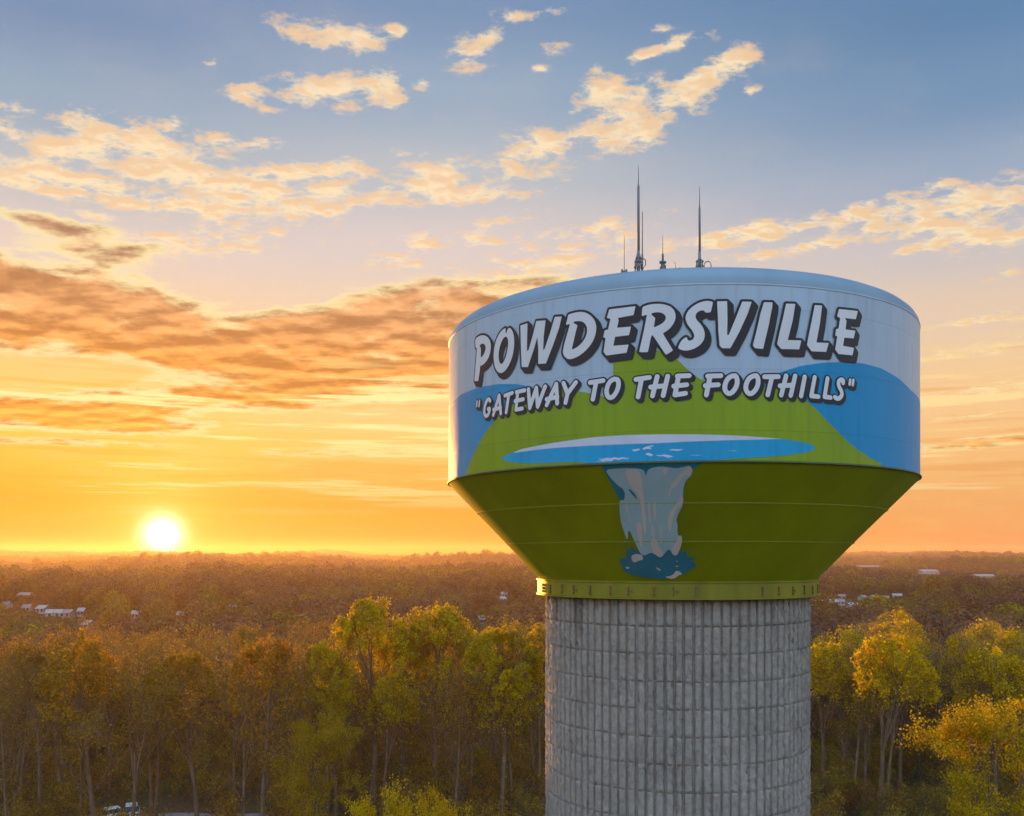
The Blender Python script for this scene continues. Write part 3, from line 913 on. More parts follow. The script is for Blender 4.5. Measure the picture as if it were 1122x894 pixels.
def grow_tree(seed, H, r0, first, n_limbs, spread, leaf_n, leaf_size, low=0.0, fork=False, top_bias=1.0, ang=(28, 48), sub=(5, 8), twigs=(4, 7), hug=0.0, dome=None):
    """returns (branch verts, branch quads, leaf verts, leaf quads)"""
    g = np.random.default_rng(seed)
    V, Q = [], []
    nv = 0

    def tube_np(p, r, k):
        nonlocal nv
        n = len(p)
        d = np.gradient(p, axis=0)
        d /= np.linalg.norm(d, axis=1, keepdims=True) + 1e-9
        ref = np.where(np.abs(d[:, 2:3]) < .9, np.array([[0, 0, 1.]]), np.array([[1., 0, 0]]))
        a = np.cross(d, ref); a /= np.linalg.norm(a, axis=1, keepdims=True) + 1e-9
        b = np.cross(d, a)
        t = np.arange(k) * 2 * np.pi / k
        ring = p[:, None] + r[:, None, None] * (np.cos(t)[None, :, None] * a[:, None] + np.sin(t)[None, :, None] * b[:, None])
        V.append(ring.reshape(-1, 3))
        i, j = np.meshgrid(np.arange(n - 1), np.arange(k), indexing='ij')
        j2 = (j + 1) % k
        Q.append(np.stack([i * k + j, i * k + j2, (i + 1) * k + j2, (i + 1) * k + j], -1).reshape(-1, 4) + nv)
        nv += n * k

    def path(p0, d0, L, n, wig, lift):
        p = [np.array(p0, float)]
        d = unit(np.array(d0, float))
        for _ in range(n):
            d = unit(d + g.normal(0, wig, 3) + np.array([0, 0, lift]))
            p.append(p[-1] + d * L / n)
        return np.array(p)

    def at(p, t):
        x = t * (len(p) - 1); i = min(int(x), len(p) - 2); f = x - i
        return p[i] * (1 - f) + p[i + 1] * f, unit(p[i + 1] - p[i])

    def side(d, a):
        o = unit(np.cross(d, g.normal(0, 1, 3)))
        return unit(d * math.cos(a) + o * math.sin(a))

    tips = []
    leaders = []
    trunk = path((0, 0, 0), (g.normal(0, .02), g.normal(0, .02), 1), H * (.62 if fork else .86), 8, .035, .06)
    tube_np(trunk, r0 * np.linspace(1.0, .45 if fork else .18, 9) * np.concatenate([[1.35], np.ones(8)]), 7)
    leaders.append((trunk, r0))
    if fork:
        for k in range(int(g.integers(2, 4))):
            p, d = at(trunk, g.uniform(.62, .98))
            l = path(p, side(d, R_(g.uniform(10, 22))), H - p[2] - g.uniform(.5, 2.5), 6, .06, .07)
            tube_np(l, r0 * .5 * np.linspace(1, .15, 7), 5)
            leaders.append((l, r0 * .5))
    for k in range(n_limbs):
        tr, rr = leaders[g.integers(0, len(leaders))] if fork else leaders[0]
        t = first + (1 - first) * ((k + g.uniform(0, 1)) / n_limbs) ** .85 if (tr is trunk) else g.uniform(.1, .95)
        t = min(t, .98)
        p, d = at(tr, t)
        hfrac = p[2] / H
        env = math.sqrt(max(.05, 1 - ((hfrac - .60) / .55) ** 2))
        L = spread * env * g.uniform(.8, 1.15)
        if p[2] + L * .8 > H: L = max(1.0, (H - p[2]) / .8)
        phi = k * 2.4 + g.normal(0, .3)
        a = R_(g.uniform(*ang)) * (1.15 - .45 * hfrac)
        d0 = np.array([math.cos(phi) * math.sin(a), math.sin(phi) * math.sin(a), math.cos(a)])
        limb = path(p, d0, L, 6, .10, .06 - hug)
        rl = max(.025, rr * (1 - .72 * t) * .42)
        tube_np(limb, rl * np.linspace(1, .22, 7), 4)
        for _ in range(int(g.integers(*sub))):
            p2, d2 = at(limb, g.uniform(.25, 1.0))
            br = path(p2, side(d2, R_(g.uniform(22, 52))), L * g.uniform(.28, .5), 4, .13, .07 - hug)
            tube_np(br, rl * .42 * np.linspace(1, .3, 5), 3)
            for _ in range(int(g.integers(*twigs))):
                p3, d3 = at(br, g.uniform(.3, 1.0))
                tw = path(p3, side(d3, R_(g.uniform(20, 55))), L * g.uniform(.12, .26), 3, .15, .06)
                tube_np(tw, rl * .16 * np.linspace(1, .5, 4) + .006, 3)
                tips.append(tw)
    # a few dead side shoots low on the stem
    for _ in range(6):
        p, d = at(trunk, g.uniform(.15, .5))
        sp = path(p, side(d, R_(g.uniform(40, 75))), g.uniform(.8, 2.2), 4, .15, .08)
        tube_np(sp, np.linspace(.035, .01, 5), 3)
        tips.append(sp)
    C = []
    for tw in tips:
        hf = np.clip((tw[-1][2] / H - low) / max(.05, (.80 - low)), 0, 1)
        n = g.poisson(leaf_n * (hf ** top_bias * .92 + .08))
        if n:
            t = g.uniform(.1, 1.1, n)
            i = np.clip((t * (len(tw) - 1)).astype(int), 0, len(tw) - 2)
            base = tw[i] + (tw[i + 1] - tw[i]) * (t * (len(tw) - 1) - i)[:, None]
            C.append(base + g.normal(0, .20, (n, 3)))
    C = np.concatenate(C)
    if dome:
        # rounded, billowing outline: sprays that overshoot the crown's envelope are drawn back to it
        c0 = np.array([C[:, 0].mean(), C[:, 1].mean(), H * .66])
        rad = np.array([dome, dome, H * .335])
        rel = (C - c0) / rad
        az_ = np.arctan2(rel[:, 1], rel[:, 0])
        lump = 1 + .10 * np.sin(3 * az_ + seed) * np.cos(4 * rel[:, 2] + seed) + .07 * np.sin(7 * az_ + 2 * seed + 5 * rel[:, 2])
        rr_ = np.linalg.norm(rel, axis=1) / lump
        up = rel[:, 2] > -.25
        k_ = np.where((rr_ > 1) & up, g.uniform(.86, 1.02, len(C)) / np.maximum(rr_, 1e-6), 1.0)
        C = c0 + rel * k_[:, None] * rad
    n = len(C)
    u = g.normal(0, 1, (n, 3)); u /= np.linalg.norm(u, axis=1, keepdims=True)
    w = np.cross(u, g.normal(0, 1, (n, 3))); w /= np.linalg.norm(w, axis=1, keepdims=True)
    sz = leaf_size * g.uniform(.45, 1.5, n)[:, None]
    LV = np.stack([C - u * sz, C + w * sz * .55, C + u * sz, C - w * sz * .55], 1).reshape(-1, 3)
    LQ = np.arange(4 * n).reshape(-1, 4)
    return np.concatenate(V), np.concatenate(Q), LV, LQ


G1, G2, G3 = (.60, .44, .008), (.64, .44, .008), (.50, .39, .010)
B1, B2, B3 = (.33, .165, .035), (.26, .145, .04), (.30, .21, .025)
M['leaf_green'] = leaf_mat('fresh_green_leaves', [G3, G1, G2])
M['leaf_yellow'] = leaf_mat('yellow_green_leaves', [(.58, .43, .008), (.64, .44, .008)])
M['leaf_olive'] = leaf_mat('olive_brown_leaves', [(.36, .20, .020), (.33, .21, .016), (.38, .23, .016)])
M['leaf_pale'] = leaf_mat('pale_olive_leaves', [(.38, .27, .016), (.42, .29, .014)])
M['leaf_bush'] = leaf_mat('gold_green_leaves', [(.44, .34, .010), (.48, .35, .008)], .4)
M['leaf_brown'] = leaf_mat('rusty_spring_buds', [B1, B3, B2, (.27, .22, .02)], .45)
M['leaf_mix'] = leaf_mat('mixed_forest_leaves', [(.045, .05, .03), (.08, .072, .04), (.095, .07, .055), (.125, .08, .05), (.105, .072, .055), (.15, .095, .045), (.19, .13, .03), (.12, .11, .03), (.18, .155, .018), (.26, .21, .016)], .28, patch=True)


def tree_proto(name, leafm, args):
    bv, bq, lv, lq = grow_tree(**args)
    mb = fast_mesh(name + '_trunk', bv, bq); mb.materials.append(M['bark'])
    mb.polygons.foreach_set('use_smooth', [True] * len(mb.polygons))
    ml_ = fast_mesh(name + '_crown', lv, lq); ml_.materials.append(M[leafm])
    root = bpy.data.objects.new(name, None); root.empty_display_size = .5
    t = bpy.data.objects.new('trunk', mb); t.parent = root
    c = bpy.data.objects.new('crown', ml_); c.parent = root
    return root, t, c


HERO = [dict(seed=11 + i, H=24, r0=.36, first=.42, n_limbs=18, spread=8.8, leaf_n=48, leaf_size=.13, low=.36, fork=True, top_bias=1.4, ang=(28, 58), dome=5.0) for i in range(3)]
GREEN = [dict(seed=31 + i, H=20, r0=.26, first=.34, n_limbs=13, spread=7.0, leaf_n=19, leaf_size=.13, low=.34, fork=(i % 2 == 0), top_bias=1.4, ang=(20, 45), dome=3.9) for i in range(3)]
BROWN = [dict(seed=51 + i, H=19, r0=.23, first=.30, n_limbs=14, spread=6.8, leaf_n=7, leaf_size=.12, low=.1, fork=(i % 2 == 1), top_bias=.8, ang=(18, 45), twigs=(5, 8)) for i in range(4)]
BUSH = [dict(seed=71 + i, H=15, r0=.2, first=.12, n_limbs=22, spread=6.2, leaf_n=42, leaf_size=.088, low=-.3, fork=False, top_bias=.5, ang=(30, 58)) for i in range(2)]
P_HERO = [tree_proto('tall_green_tree', 'leaf_green', a) for a in HERO]
P_GREEN = [tree_proto('leafy_tree', 'leaf_green', a) for a in GREEN]
P_OLIVE = [tree_proto('leafy_tree', 'leaf_olive', a) for a in GREEN]
P_YEL = [(r, t, c) for r, t, c in (tree_proto('leafy_tree', 'leaf_yellow', a) for a in GREEN[:2])]
P_BROWN = [tree_proto('budding_tree', 'leaf_brown', a) for a in BROWN]
P_BUSH = [tree_proto('bushy_tree', 'leaf_bush', a) for a in BUSH]
P_BUSHG = [tree_proto('bushy_tree', 'leaf_pale', a) for a in BUSH]
P_BUSHY = [tree_proto('bushy_tree', 'leaf_yellow', a) for a in BUSH]
protoH = {}
for lst, args in ((P_HERO, HERO), (P_GREEN, GREEN), (P_YEL, GREEN), (P_OLIVE, GREEN), (P_BROWN, BROWN), (P_BUSH, BUSH), (P_BUSHG, BUSH), (P_BUSHY, BUSH)):
    for p, a in zip(lst, args):
        zmax = float(np.quantile([v.co.z for v in p[2].data.vertices], .995))
        protoH[id(p[0])] = zmax
taken = []


def plant(proto, x, y, height, label, cat='tree', group=None, wide=1.0, rz=None):
    r, t, c = proto
    o = r.copy(); col.objects.link(o)
    tt, cc = t.copy(), c.copy()
    col.objects.link(tt); col.objects.link(cc)
    tt.parent = o; cc.parent = o
    k = height / protoH[id(r)]
    o.location = (x, y, ground_z(x, y) - .05)
    o.scale = (k * wide, k * wide, k)
    o.rotation_euler = (0, 0, random.uniform(0, 6.28) if rz is None else rz)
    tag(o, label, cat, group)
    taken.append((x, y))
    return o


def plant_px(proto, u, vt, d, label, group=None, wide=1.0, rz=None):
    x = (u - CX) / F * d
    top = EYE + (CY - vt) / F * d
    return plant(proto, x, d, top - ground_z(x, d), label, 'tree', group, wide, rz)


# the trees one can point to
plant_px(P_HERO[1], 442, 688, 113, 'yellow green tree filling the gap behind the tallest tree and the domed tree')
plant_px(P_HERO[0], 408, 657, 106, 'tallest yellow green tree, domed crown, in the clump beside the concrete column', wide=1.08, rz=.6)
plant_px(P_HERO[1], 478, 665, 108, 'domed yellow green tree between the tallest tree and the taller trees next to the column', wide=1.1, rz=2.0)
plant_px(P_HERO[2], 357, 705, 102, 'slimmer golden green tree standing on the sunny side of the tallest tree', wide=.85, rz=1.2)
plant_px(P_HERO[2], 548, 690, 104, 'broad olive green tree with bare lower limbs two trees from the column', wide=1.1, rz=.3)
plant_px(P_HERO[0], 592, 686, 110, 'olive green tree partly hidden by the edge of the concrete column', wide=1.0)
plant_px(P_HERO[0], 516, 694, 112, 'olive tree tucked between the domed tree and the broad olive tree')
plant_px(P_BUSHG[0], 343, 782, 84, 'pale green bushy tree leafy down to the ground, below the slimmer golden tree', wide=.9)
plant_px(P_BUSHY[0], 410, 866, 56, 'bright yellow green treetop low in front of the clump, the wider of the two', wide=.75)
plant_px(P_BUSHY[1], 476, 870, 57, 'bright yellow green treetop low in front of the clump, the smaller of the two', wide=.5)
plant_px(P_BUSH[1], 1088, 768, 68, 'bright golden bushy tree standing alone in front of the bare woods', wide=.95)
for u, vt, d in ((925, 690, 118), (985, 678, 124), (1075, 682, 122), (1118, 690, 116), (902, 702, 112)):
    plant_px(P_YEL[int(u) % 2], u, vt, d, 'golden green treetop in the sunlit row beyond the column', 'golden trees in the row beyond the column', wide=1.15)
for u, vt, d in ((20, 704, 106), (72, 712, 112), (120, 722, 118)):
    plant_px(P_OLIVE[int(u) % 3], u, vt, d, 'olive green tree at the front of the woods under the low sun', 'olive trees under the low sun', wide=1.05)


def uproj(x, y):
    return CX + F * x / y


# the woods behind and between them: every stem its own tree
cands = []
yy = 88.0
while yy < 215:
    xx = -0.62 * yy - 6
    step = 6.6 + (yy - 88) * .012
    while xx < .62 * yy + 6:
        cands.append((xx + random.uniform(-2.6, 2.6), yy + random.uniform(-2.6, 2.6)))
        xx += step
    yy += step
random.shuffle(cands)
cands.sort(key=lambda p: math.hypot(*p))
n_b = 0
for x, y in cands:
    u = uproj(x, y)
    if 606 < u < 880 or u < -60 or u > 1190: continue
    if n_b >= 262: break
    if min(math.hypot(x - a, y - b) for a, b in taken) < 3.4: continue
    if 90 < u < 300 and 100 < y < 111: continue            # the gravel track runs here
    if 300 < u < 606 and y < 98: continue
    if u > 880 and y < 100: continue
    if u < 320 and y < 150 and random.random() < .28: continue
    vt = (np.interp(u, [0, 100, 200, 300, 420, 520, 600], [715, 712, 705, 702, 716, 712, 700]) if u < 620 else 705) + random.gauss(0, 11) - (y - 100) * .10
    h = EYE + (CY - vt) / F * y - ground_z(x, y)
    h = min(max(h, 11), 23)
    q = random.random()
    if u > 880:
        green = q < (.72 if y > 112 else .3)
    elif u > 320:
        green = q < .30
    else:
        green = q < .13
    if green:
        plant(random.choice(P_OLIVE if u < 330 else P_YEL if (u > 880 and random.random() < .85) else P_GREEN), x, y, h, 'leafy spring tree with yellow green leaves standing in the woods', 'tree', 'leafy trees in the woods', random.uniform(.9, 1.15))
    else:
        plant(random.choice(P_BROWN), x, y, h * random.uniform(.92, 1.05), 'rusty brown budding tree with thin bare limbs standing in the woods', 'tree', 'budding brown trees in the woods', random.uniform(.9, 1.2))
    n_b += 1
Y_END = max(y for _, y in taken)

# ------------------------------------------------------------------ houses of the town beyond the woods
house_spots = []


def house(u, v, w_px, name, label, cat, group=None, roofm='house_roof', depth=8.0, wall=2.6, roof=1.5, rz=0.0, d=None):
    if d is None:
        x, y = hit_ground(u, v)
    else:
        x, y = (u - CX) / F * d, d
    w = w_px / F * y
    zg = ground_z(x, y)
    o = empty(name, (x, y, zg), rz)
    tag(o, label, cat, group)
    hw, hd = w / 2, depth / 2
    vv = [(a * hw, b * hd, c) for c in (-1.0, wall) for a, b in ((-1, -1), (1, -1), (1, 1), (-1, 1))]
    vv += [(-hw, 0, wall + roof), (hw, 0, wall + roof)]
    mesh_obj('wall', vv, [(0, 1, 5, 4), (1, 2, 6, 5), (2, 3, 7, 6), (3, 0, 4, 7), (4, 7, 8), (5, 9, 6)], M['house_wall'], o)
    e = .5
    k = roof / hd
    t = .18
    rv = []
    for sx in (-1, 1):
        X = sx * (hw + e)
        rv += [(X, -hd - e, wall - k * e + .05), (X, 0, wall + roof + .05), (X, hd + e, wall - k * e + .05), (X, -hd - e, wall - k * e + .05 + t), (X, 0, wall + roof + .05 + t), (X, hd + e, wall - k * e + .05 + t)]
    rf = [(0, 1, 7, 6), (1, 2, 8, 7), (3, 9, 10, 4), (4, 10, 11, 5), (0, 6, 9, 3), (2, 5, 11, 8), (0, 3, 4, 1), (1, 4, 5, 2), (6, 7, 10, 9), (7, 8, 11, 10)]
    mesh_obj('roof', rv, rf, M[roofm], o)
    nwin = max(2, int(w / 5))
    for i in range(min(nwin, 5)):
        cx = -hw + (i + .5) * w / min(nwin, 5)
        mesh_obj('window', [(cx - .55, -hd - .03, 1.0), (cx + .55, -hd - .03, 1.0), (cx + .55, -hd - .03, 2.3), (cx - .55, -hd - .03, 2.3)], [(0, 1, 2, 3)], M['glass'], o)
    house_spots.append((u, y, v, w_px))
    return o


TOWN_R = 'small white houses of the town beside the column'
TOWN_L = 'small pale houses of the town under the low sun'
lr = 'small white house half hidden by treetops beyond the golden trees'
ll = 'small pale house half hidden by treetops in the haze under the sun'
for u, v, w, rm in ((897, 664, 7, 'pale_roof'), (912, 663, 8, 'pale_roof'), (921, 663, 8, 'house_roof'), (934, 667, 10, 'pale_roof'), (953, 665, 12, 'house_roof'), (958, 658, 7, 'pale_roof'), (966, 659, 7, 'house_roof'), (971, 659, 5, 'pale_roof'),
                    (922, 657, 7, 'house_roof'), (945, 658, 5, 'house_roof'), (983, 656, 9, 'pale_roof'), (1006, 657, 6, 'house_roof')):
    house(u, v, w, 'house', lr, 'house', TOWN_R, rm, rz=random.uniform(-.4, .4))
for u, v, w, rm in ((29, 656, 14, 'pale_roof'), (48, 672, 9, 'pale_roof'), (60, 677, 15, 'pale_roof'), (74, 677, 11, 'house_roof'), (90, 675, 6, 'pale_roof'), (98, 690, 7, 'pale_roof'), (8, 668, 6, 'house_roof'), (30, 671, 7, 'house_roof'),
                    (150, 678, 8, 'pale_roof'), (200, 679, 8, 'pale_roof'), (255, 671, 7, 'house_roof'), ):
    house(u, v, w, 'house', ll, 'house', TOWN_L, rm, rz=random.uniform(-.3, .3))
for u, v, w in ((550, 660, 6), (552, 655, 6), (527, 684, 5)):
    house(u, v, w, 'house', 'small pale house glimpsed between wooded slopes behind the clump of green trees', 'house', 'pale houses behind the clump of green trees', 'pale_roof', rz=.2)
house(951, 624, 24, 'warehouse', 'long low white warehouse, the one closest to the painted cone', 'warehouse', None, 'pale_roof', 30, 7, 2, .05)
house(1016, 632, 18, 'warehouse', 'blocky white warehouse midway along the wooded ridge', 'warehouse', None, 'pale_roof', 30, 8, 2, -.05)
house(1077, 635, 24, 'warehouse', 'long white warehouse with low roofs near the edge of the view', 'warehouse', None, 'pale_roof', 20, 5, 2, .1)

# ------------------------------------------------------------------ the forest mass farther off: one object, scattered crowns
lod_coll = bpy.data.collections.new('forest_tree_kinds')


def lod_tree(seed, H, w, n_leaf, size, name):
    g = np.random.default_rng(seed)
    C = []
    nl = int(g.integers(6, 10))
    Nn = []
    for k in range(nl):
        c = np.array([g.normal(0, w * .2), g.normal(0, w * .2), H * g.uniform(.45, .76)])
        if k == 0: c = np.array([0, 0, H * .70])
        r = w * (g.uniform(.20, .32) if k else .36)
        m = int(n_leaf / nl)
        d = g.normal(0, 1, (m, 3)); d /= np.linalg.norm(d, axis=1, keepdims=True)
        C.append(c + d * np.array([r, r, r * 1.1]) * g.uniform(.75, 1.03, (m, 1)))
        Nn.append(d)
    C.append(np.stack([g.normal(0, w * .2, n_leaf // 6), g.normal(0, w * .2, n_leaf // 6), g.uniform(.15, .6, n_leaf // 6) * H], -1))
    Nn.append(g.normal(0, 1, (n_leaf // 6, 3)))
    C = np.concatenate(C); Nn = np.concatenate(Nn)
    C[:, 2] = np.minimum(C[:, 2], H)
    n = len(C)
    nn = Nn + g.normal(0, .24, (n, 3)); nn /= np.linalg.norm(nn, axis=1, keepdims=True)
    u = np.cross(nn, g.normal(0, 1, (n, 3))); u /= np.linalg.norm(u, axis=1, keepdims=True)
    q = np.cross(nn, u)
    s_ = size * g.uniform(.6, 1.3, n)[:, None]
    LV = np.stack([C - u * s_, C + q * s_ * .7, C + u * s_, C - q * s_ * .7], 1).reshape(-1, 3)
    LQ = np.arange(4 * n).reshape(-1, 4)
    V = [LV]; Q = [LQ]; mi = [np.zeros(n, int)]; nv = len(LV)
    for k in range(5):
        a = g.uniform(0, 6.28); r = w * (.0 if k == 0 else .25)
        p0 = np.array([0, 0, 0 if k == 0 else H * .3]); p1 = np.array([r * math.cos(a), r * math.sin(a), H * .75])
        rad = .2 if k == 0 else .1
        ring = [p + rr * np.array([math.cos(t), math.sin(t), 0]) for p, rr in ((p0, rad), (p1, rad * .4)) for t in (0, 2.09, 4.19)]
        V.append(np.array(ring)); Q.append(np.array([(0, 1, 4, 3), (1, 2, 5, 4), (2, 0, 3, 5)]) + nv); mi.append(np.ones(3, int)); nv += 6
    me = fast_mesh(name, np.concatenate(V), np.concatenate(Q))
    me.materials.append(M['leaf_mix']); me.materials.append(M['bark'])
    me.polygons.foreach_set('material_index', np.concatenate(mi).astype(np.int32))
    o = bpy.data.objects.new(name, me)
    lod_coll.objects.link(o)


for i in range(6): lod_tree(100 + i, 19, 9.0, 1100, .42, f'a_forest_tree_{i}')
for i in range(4): lod_tree(200 + i, 17, 11, 320, .85, f'b_forest_tree_{i}')
for i in range(3): lod_tree(300 + i, 15, 16, 150, 1.7, f'c_forest_tree_{i}')


def scatter():
    P, S_, I = [], [], []
    zones = [(150, 620, 7.6, (0, 6)), (620, 1500, 9.5, (6, 10)), (1500, 3000, 13, (6, 10)), (3000, 4500, 19, (10, 13))]
    for d0, d1, sp, (i0, i1) in zones:
        g = np.arange(-.64 * d1, .64 * d1, sp)
        h = np.arange(d0 * .8, d1, sp)
        X, Y = np.meshgrid(g, h, indexing='ij')
        X = X.ravel() + rng.uniform(-.45, .45, X.size) * sp
        Y = Y.ravel() + rng.uniform(-.45, .45, Y.size) * sp
        d = np.hypot(X, Y)
        ok = (d >= d0) & (d < d1) & (np.abs(X) < .64 * Y)
        X, Y = X[ok], Y[ok]
        P.append(np.stack([X, Y, terrain(X, Y) - .2], -1))
        n = len(X)
        sc = rng.normal(1.0, .2, n).clip(.55, 1.5)
        if d0 == 1500: sc = sc * 1.25
        if d0 == 3000: sc = sc.clip(.6, 1.25)
        S_.append(sc)
        I.append(rng.integers(i0, i1, n))
    P, S_, I = np.concatenate(P), np.concatenate(S_), np.concatenate(I)
    d = np.hypot(P[:, 0], P[:, 1])
    u = CX + F * P[:, 0] / P[:, 1]
    keep = np.ones(len(P), bool)
    # leave the near individual woods alone
    tk = np.array(taken)
    near = d < Y_END + 14
    idx = np.nonzero(near)[0]
    for i in idx:
        if np.min(np.hypot(tk[:, 0] - P[i, 0], tk[:, 1] - P[i, 1])) < 4.2: keep[i] = False
        if 600 < u[i] < 886 and d[i] < 150: keep[i] = False
    Hh = np.where(I < 6, 19, np.where(I < 10, 17, 15))
    # clearings: trees in front of a house stay low enough to let it be seen
    for hu, hy, hv, hw in house_spots:
        half = hw / 2 + 3
        sel = (np.abs(u - hu) < half + 4.2 * F / d) & (P[:, 1] < hy + 12) & (P[:, 1] > hy * .55)
        vlim = hv - (4.8 if hu < 300 else 3.6)
        hmax = EYE + (CY - vlim) / F * P[:, 1] - P[:, 2]
        k = hmax / Hh
        S_ = np.where(sel, np.minimum(S_, k), S_)
        keep &= ~(sel & (k < .3))
        keep &= ~((np.abs(u - hu) < hw / 2 + 2) & (np.abs(P[:, 1] - hy) < 10))
    P, S_, I = P[keep], S_[keep], I[keep]
    me = bpy.data.meshes.new('forest')
    me.vertices.add(len(P)); me.vertices.foreach_set('co', P.astype(np.float32).ravel())
    a = me.attributes.new('scl', 'FLOAT_VECTOR', 'POINT')
    w = S_ * rng.uniform(.9, 1.25, len(P))
    a.data.foreach_set('vector', np.stack([w, w, S_], -1).astype(np.float32).ravel())
    a = me.attributes.new('rot', 'FLOAT_VECTOR', 'POINT')
    a.data.foreach_set('vector', np.stack([0 * S_, 0 * S_, rng.uniform(0, 6.28, len(P))], -1).astype(np.float32).ravel())
    a = me.attributes.new('idx', 'INT', 'POINT'); a.data.foreach_set('value', I.astype(np.int32))
    return me


def instancer(name, me, coll):
    o = bpy.data.objects.new(name, me); col.objects.link(o)
    ng = bpy.data.node_groups.new(name + '_scatter', 'GeometryNodeTree')
    ng.interface.new_socket('Geometry', in_out='INPUT', socket_type='NodeSocketGeometry')
    ng.interface.new_socket('Geometry', in_out='OUTPUT', socket_type='NodeSocketGeometry')
    gi = ng.nodes.new('NodeGroupInput'); go = ng.nodes.new('NodeGroupOutput')
    iop = ng.nodes.new('GeometryNodeInstanceOnPoints')
    ci = ng.nodes.new('GeometryNodeCollectionInfo')
    ci.inputs['Collection'].default_value = coll
    ci.inputs['Separate Children'].default_value = True
    ci.inputs['Reset Children'].default_value = True
    def attr(nm, dt):
        n = ng.nodes.new('GeometryNodeInputNamedAttribute'); n.data_type = dt; n.inputs['Name'].default_value = nm
        return n.outputs['Attribute']
    L = ng.links.new
    L(gi.outputs[0], iop.inputs['Points']); L(ci.outputs[0], iop.inputs['Instance'])
    iop.inputs['Pick Instance'].default_value = True
    L(attr('idx', 'INT'), iop.inputs['Instance Index'])
    er = ng.nodes.new('FunctionNodeEulerToRotation')
    L(attr('rot', 'FLOAT_VECTOR'), er.inputs[0]); L(er.outputs[0], iop.inputs['Rotation'])
    L(attr('scl', 'FLOAT_VECTOR'), iop.inputs['Scale'])
    L(iop.outputs[0], go.inputs[0])
    md = o.modifiers.new('scatter', 'NODES'); md.node_group = ng
    return o


fo = instancer('forest', scatter(), lod_coll)
tag(fo, 'mixed brown and green forest running back to the hazy skyline', 'forest', kind='stuff')

# undergrowth of the near woods
ug_coll = bpy.data.collections.new('undergrowth_kinds')
for i in range(4):
    bv, bq, lv, lq = grow_tree(seed=400 + i, H=3.4, r0=.03, first=.05, n_limbs=9, spread=2.2, leaf_n=7, leaf_size=.10, low=-.5, ang=(25, 60), sub=(3, 5), twigs=(2, 4))
    me = fast_mesh(f'undergrowth_bush_{i}', np.concatenate([bv, lv]), np.concatenate([bq, lq + len(bv)]))
    me.materials.append(M['bark']); me.materials.append(M['leaf_brown'])
    me.polygons.foreach_set('material_index', np.concatenate([np.zeros(len(bq)), np.ones(len(lq))]).astype(np.int32))
    ug_coll.objects.link(bpy.data.objects.new(f'undergrowth_bush_{i}', me))
n = 2600
dd = np.sqrt(rng.uniform(70 ** 2, 190 ** 2, n)); aa = rng.uniform(-.60, .60, n)
X, Y = dd * np.sin(aa), dd * np.cos(aa)
uu = CX + F * X / Y
ok = ~((uu > 85) & (uu < 305) & (Y > 98) & (Y < 111)) & ~((uu > 610) & (uu < 875))
X, Y = X[ok], Y[ok]
me = bpy.data.meshes.new('undergrowth')
P = np.stack([X, Y, terrain(X, Y) - .05], -1)
me.vertices.add(len(P)); me.vertices.foreach_set('co', P.astype(np.float32).ravel())
sc = rng.uniform(.5, 1.35, len(P))
a = me.attributes.new('scl', 'FLOAT_VECTOR', 'POINT'); a.data.foreach_set('vector', np.stack([sc, sc, sc * rng.uniform(.7, 1.2, len(P))], -1).astype(np.float32).ravel())
a = me.attributes.new('rot', 'FLOAT_VECTOR', 'POINT'); a.data.foreach_set('vector', np.stack([0 * sc, 0 * sc, rng.uniform(0, 6.28, len(P))], -1).astype(np.float32).ravel())
a = me.attributes.new('idx', 'INT', 'POINT'); a.data.foreach_set('value', rng.integers(0, 4, len(P)).astype(np.int32))
tag(instancer('undergrowth', me, ug_coll), 'thin brown undergrowth between the stems of the near woods', 'undergrowth', kind='stuff')

# ------------------------------------------------------------------ gravel track and the cars beside it
tv, tf = [], []
for i, u in enumerate(np.linspace(60, 330, 28)):
    d0, d1 = 103.2 + .5 * math.sin(i * .4), 108.0 + .5 * math.sin(i * .5 + 1)
    for d in (d0, d1):
        x = (u - CX) / F * d
        tv.append((x, d, ground_z(x, d) + .02))
    if i: tf.append((2 * i - 2, 2 * i, 2 * i + 1, 2 * i - 1))
tr = mesh_obj('gravel_road', tv, tf, M['gravel'])
tag(tr, 'strip of grey gravel road behind the first trees', kind='structure')


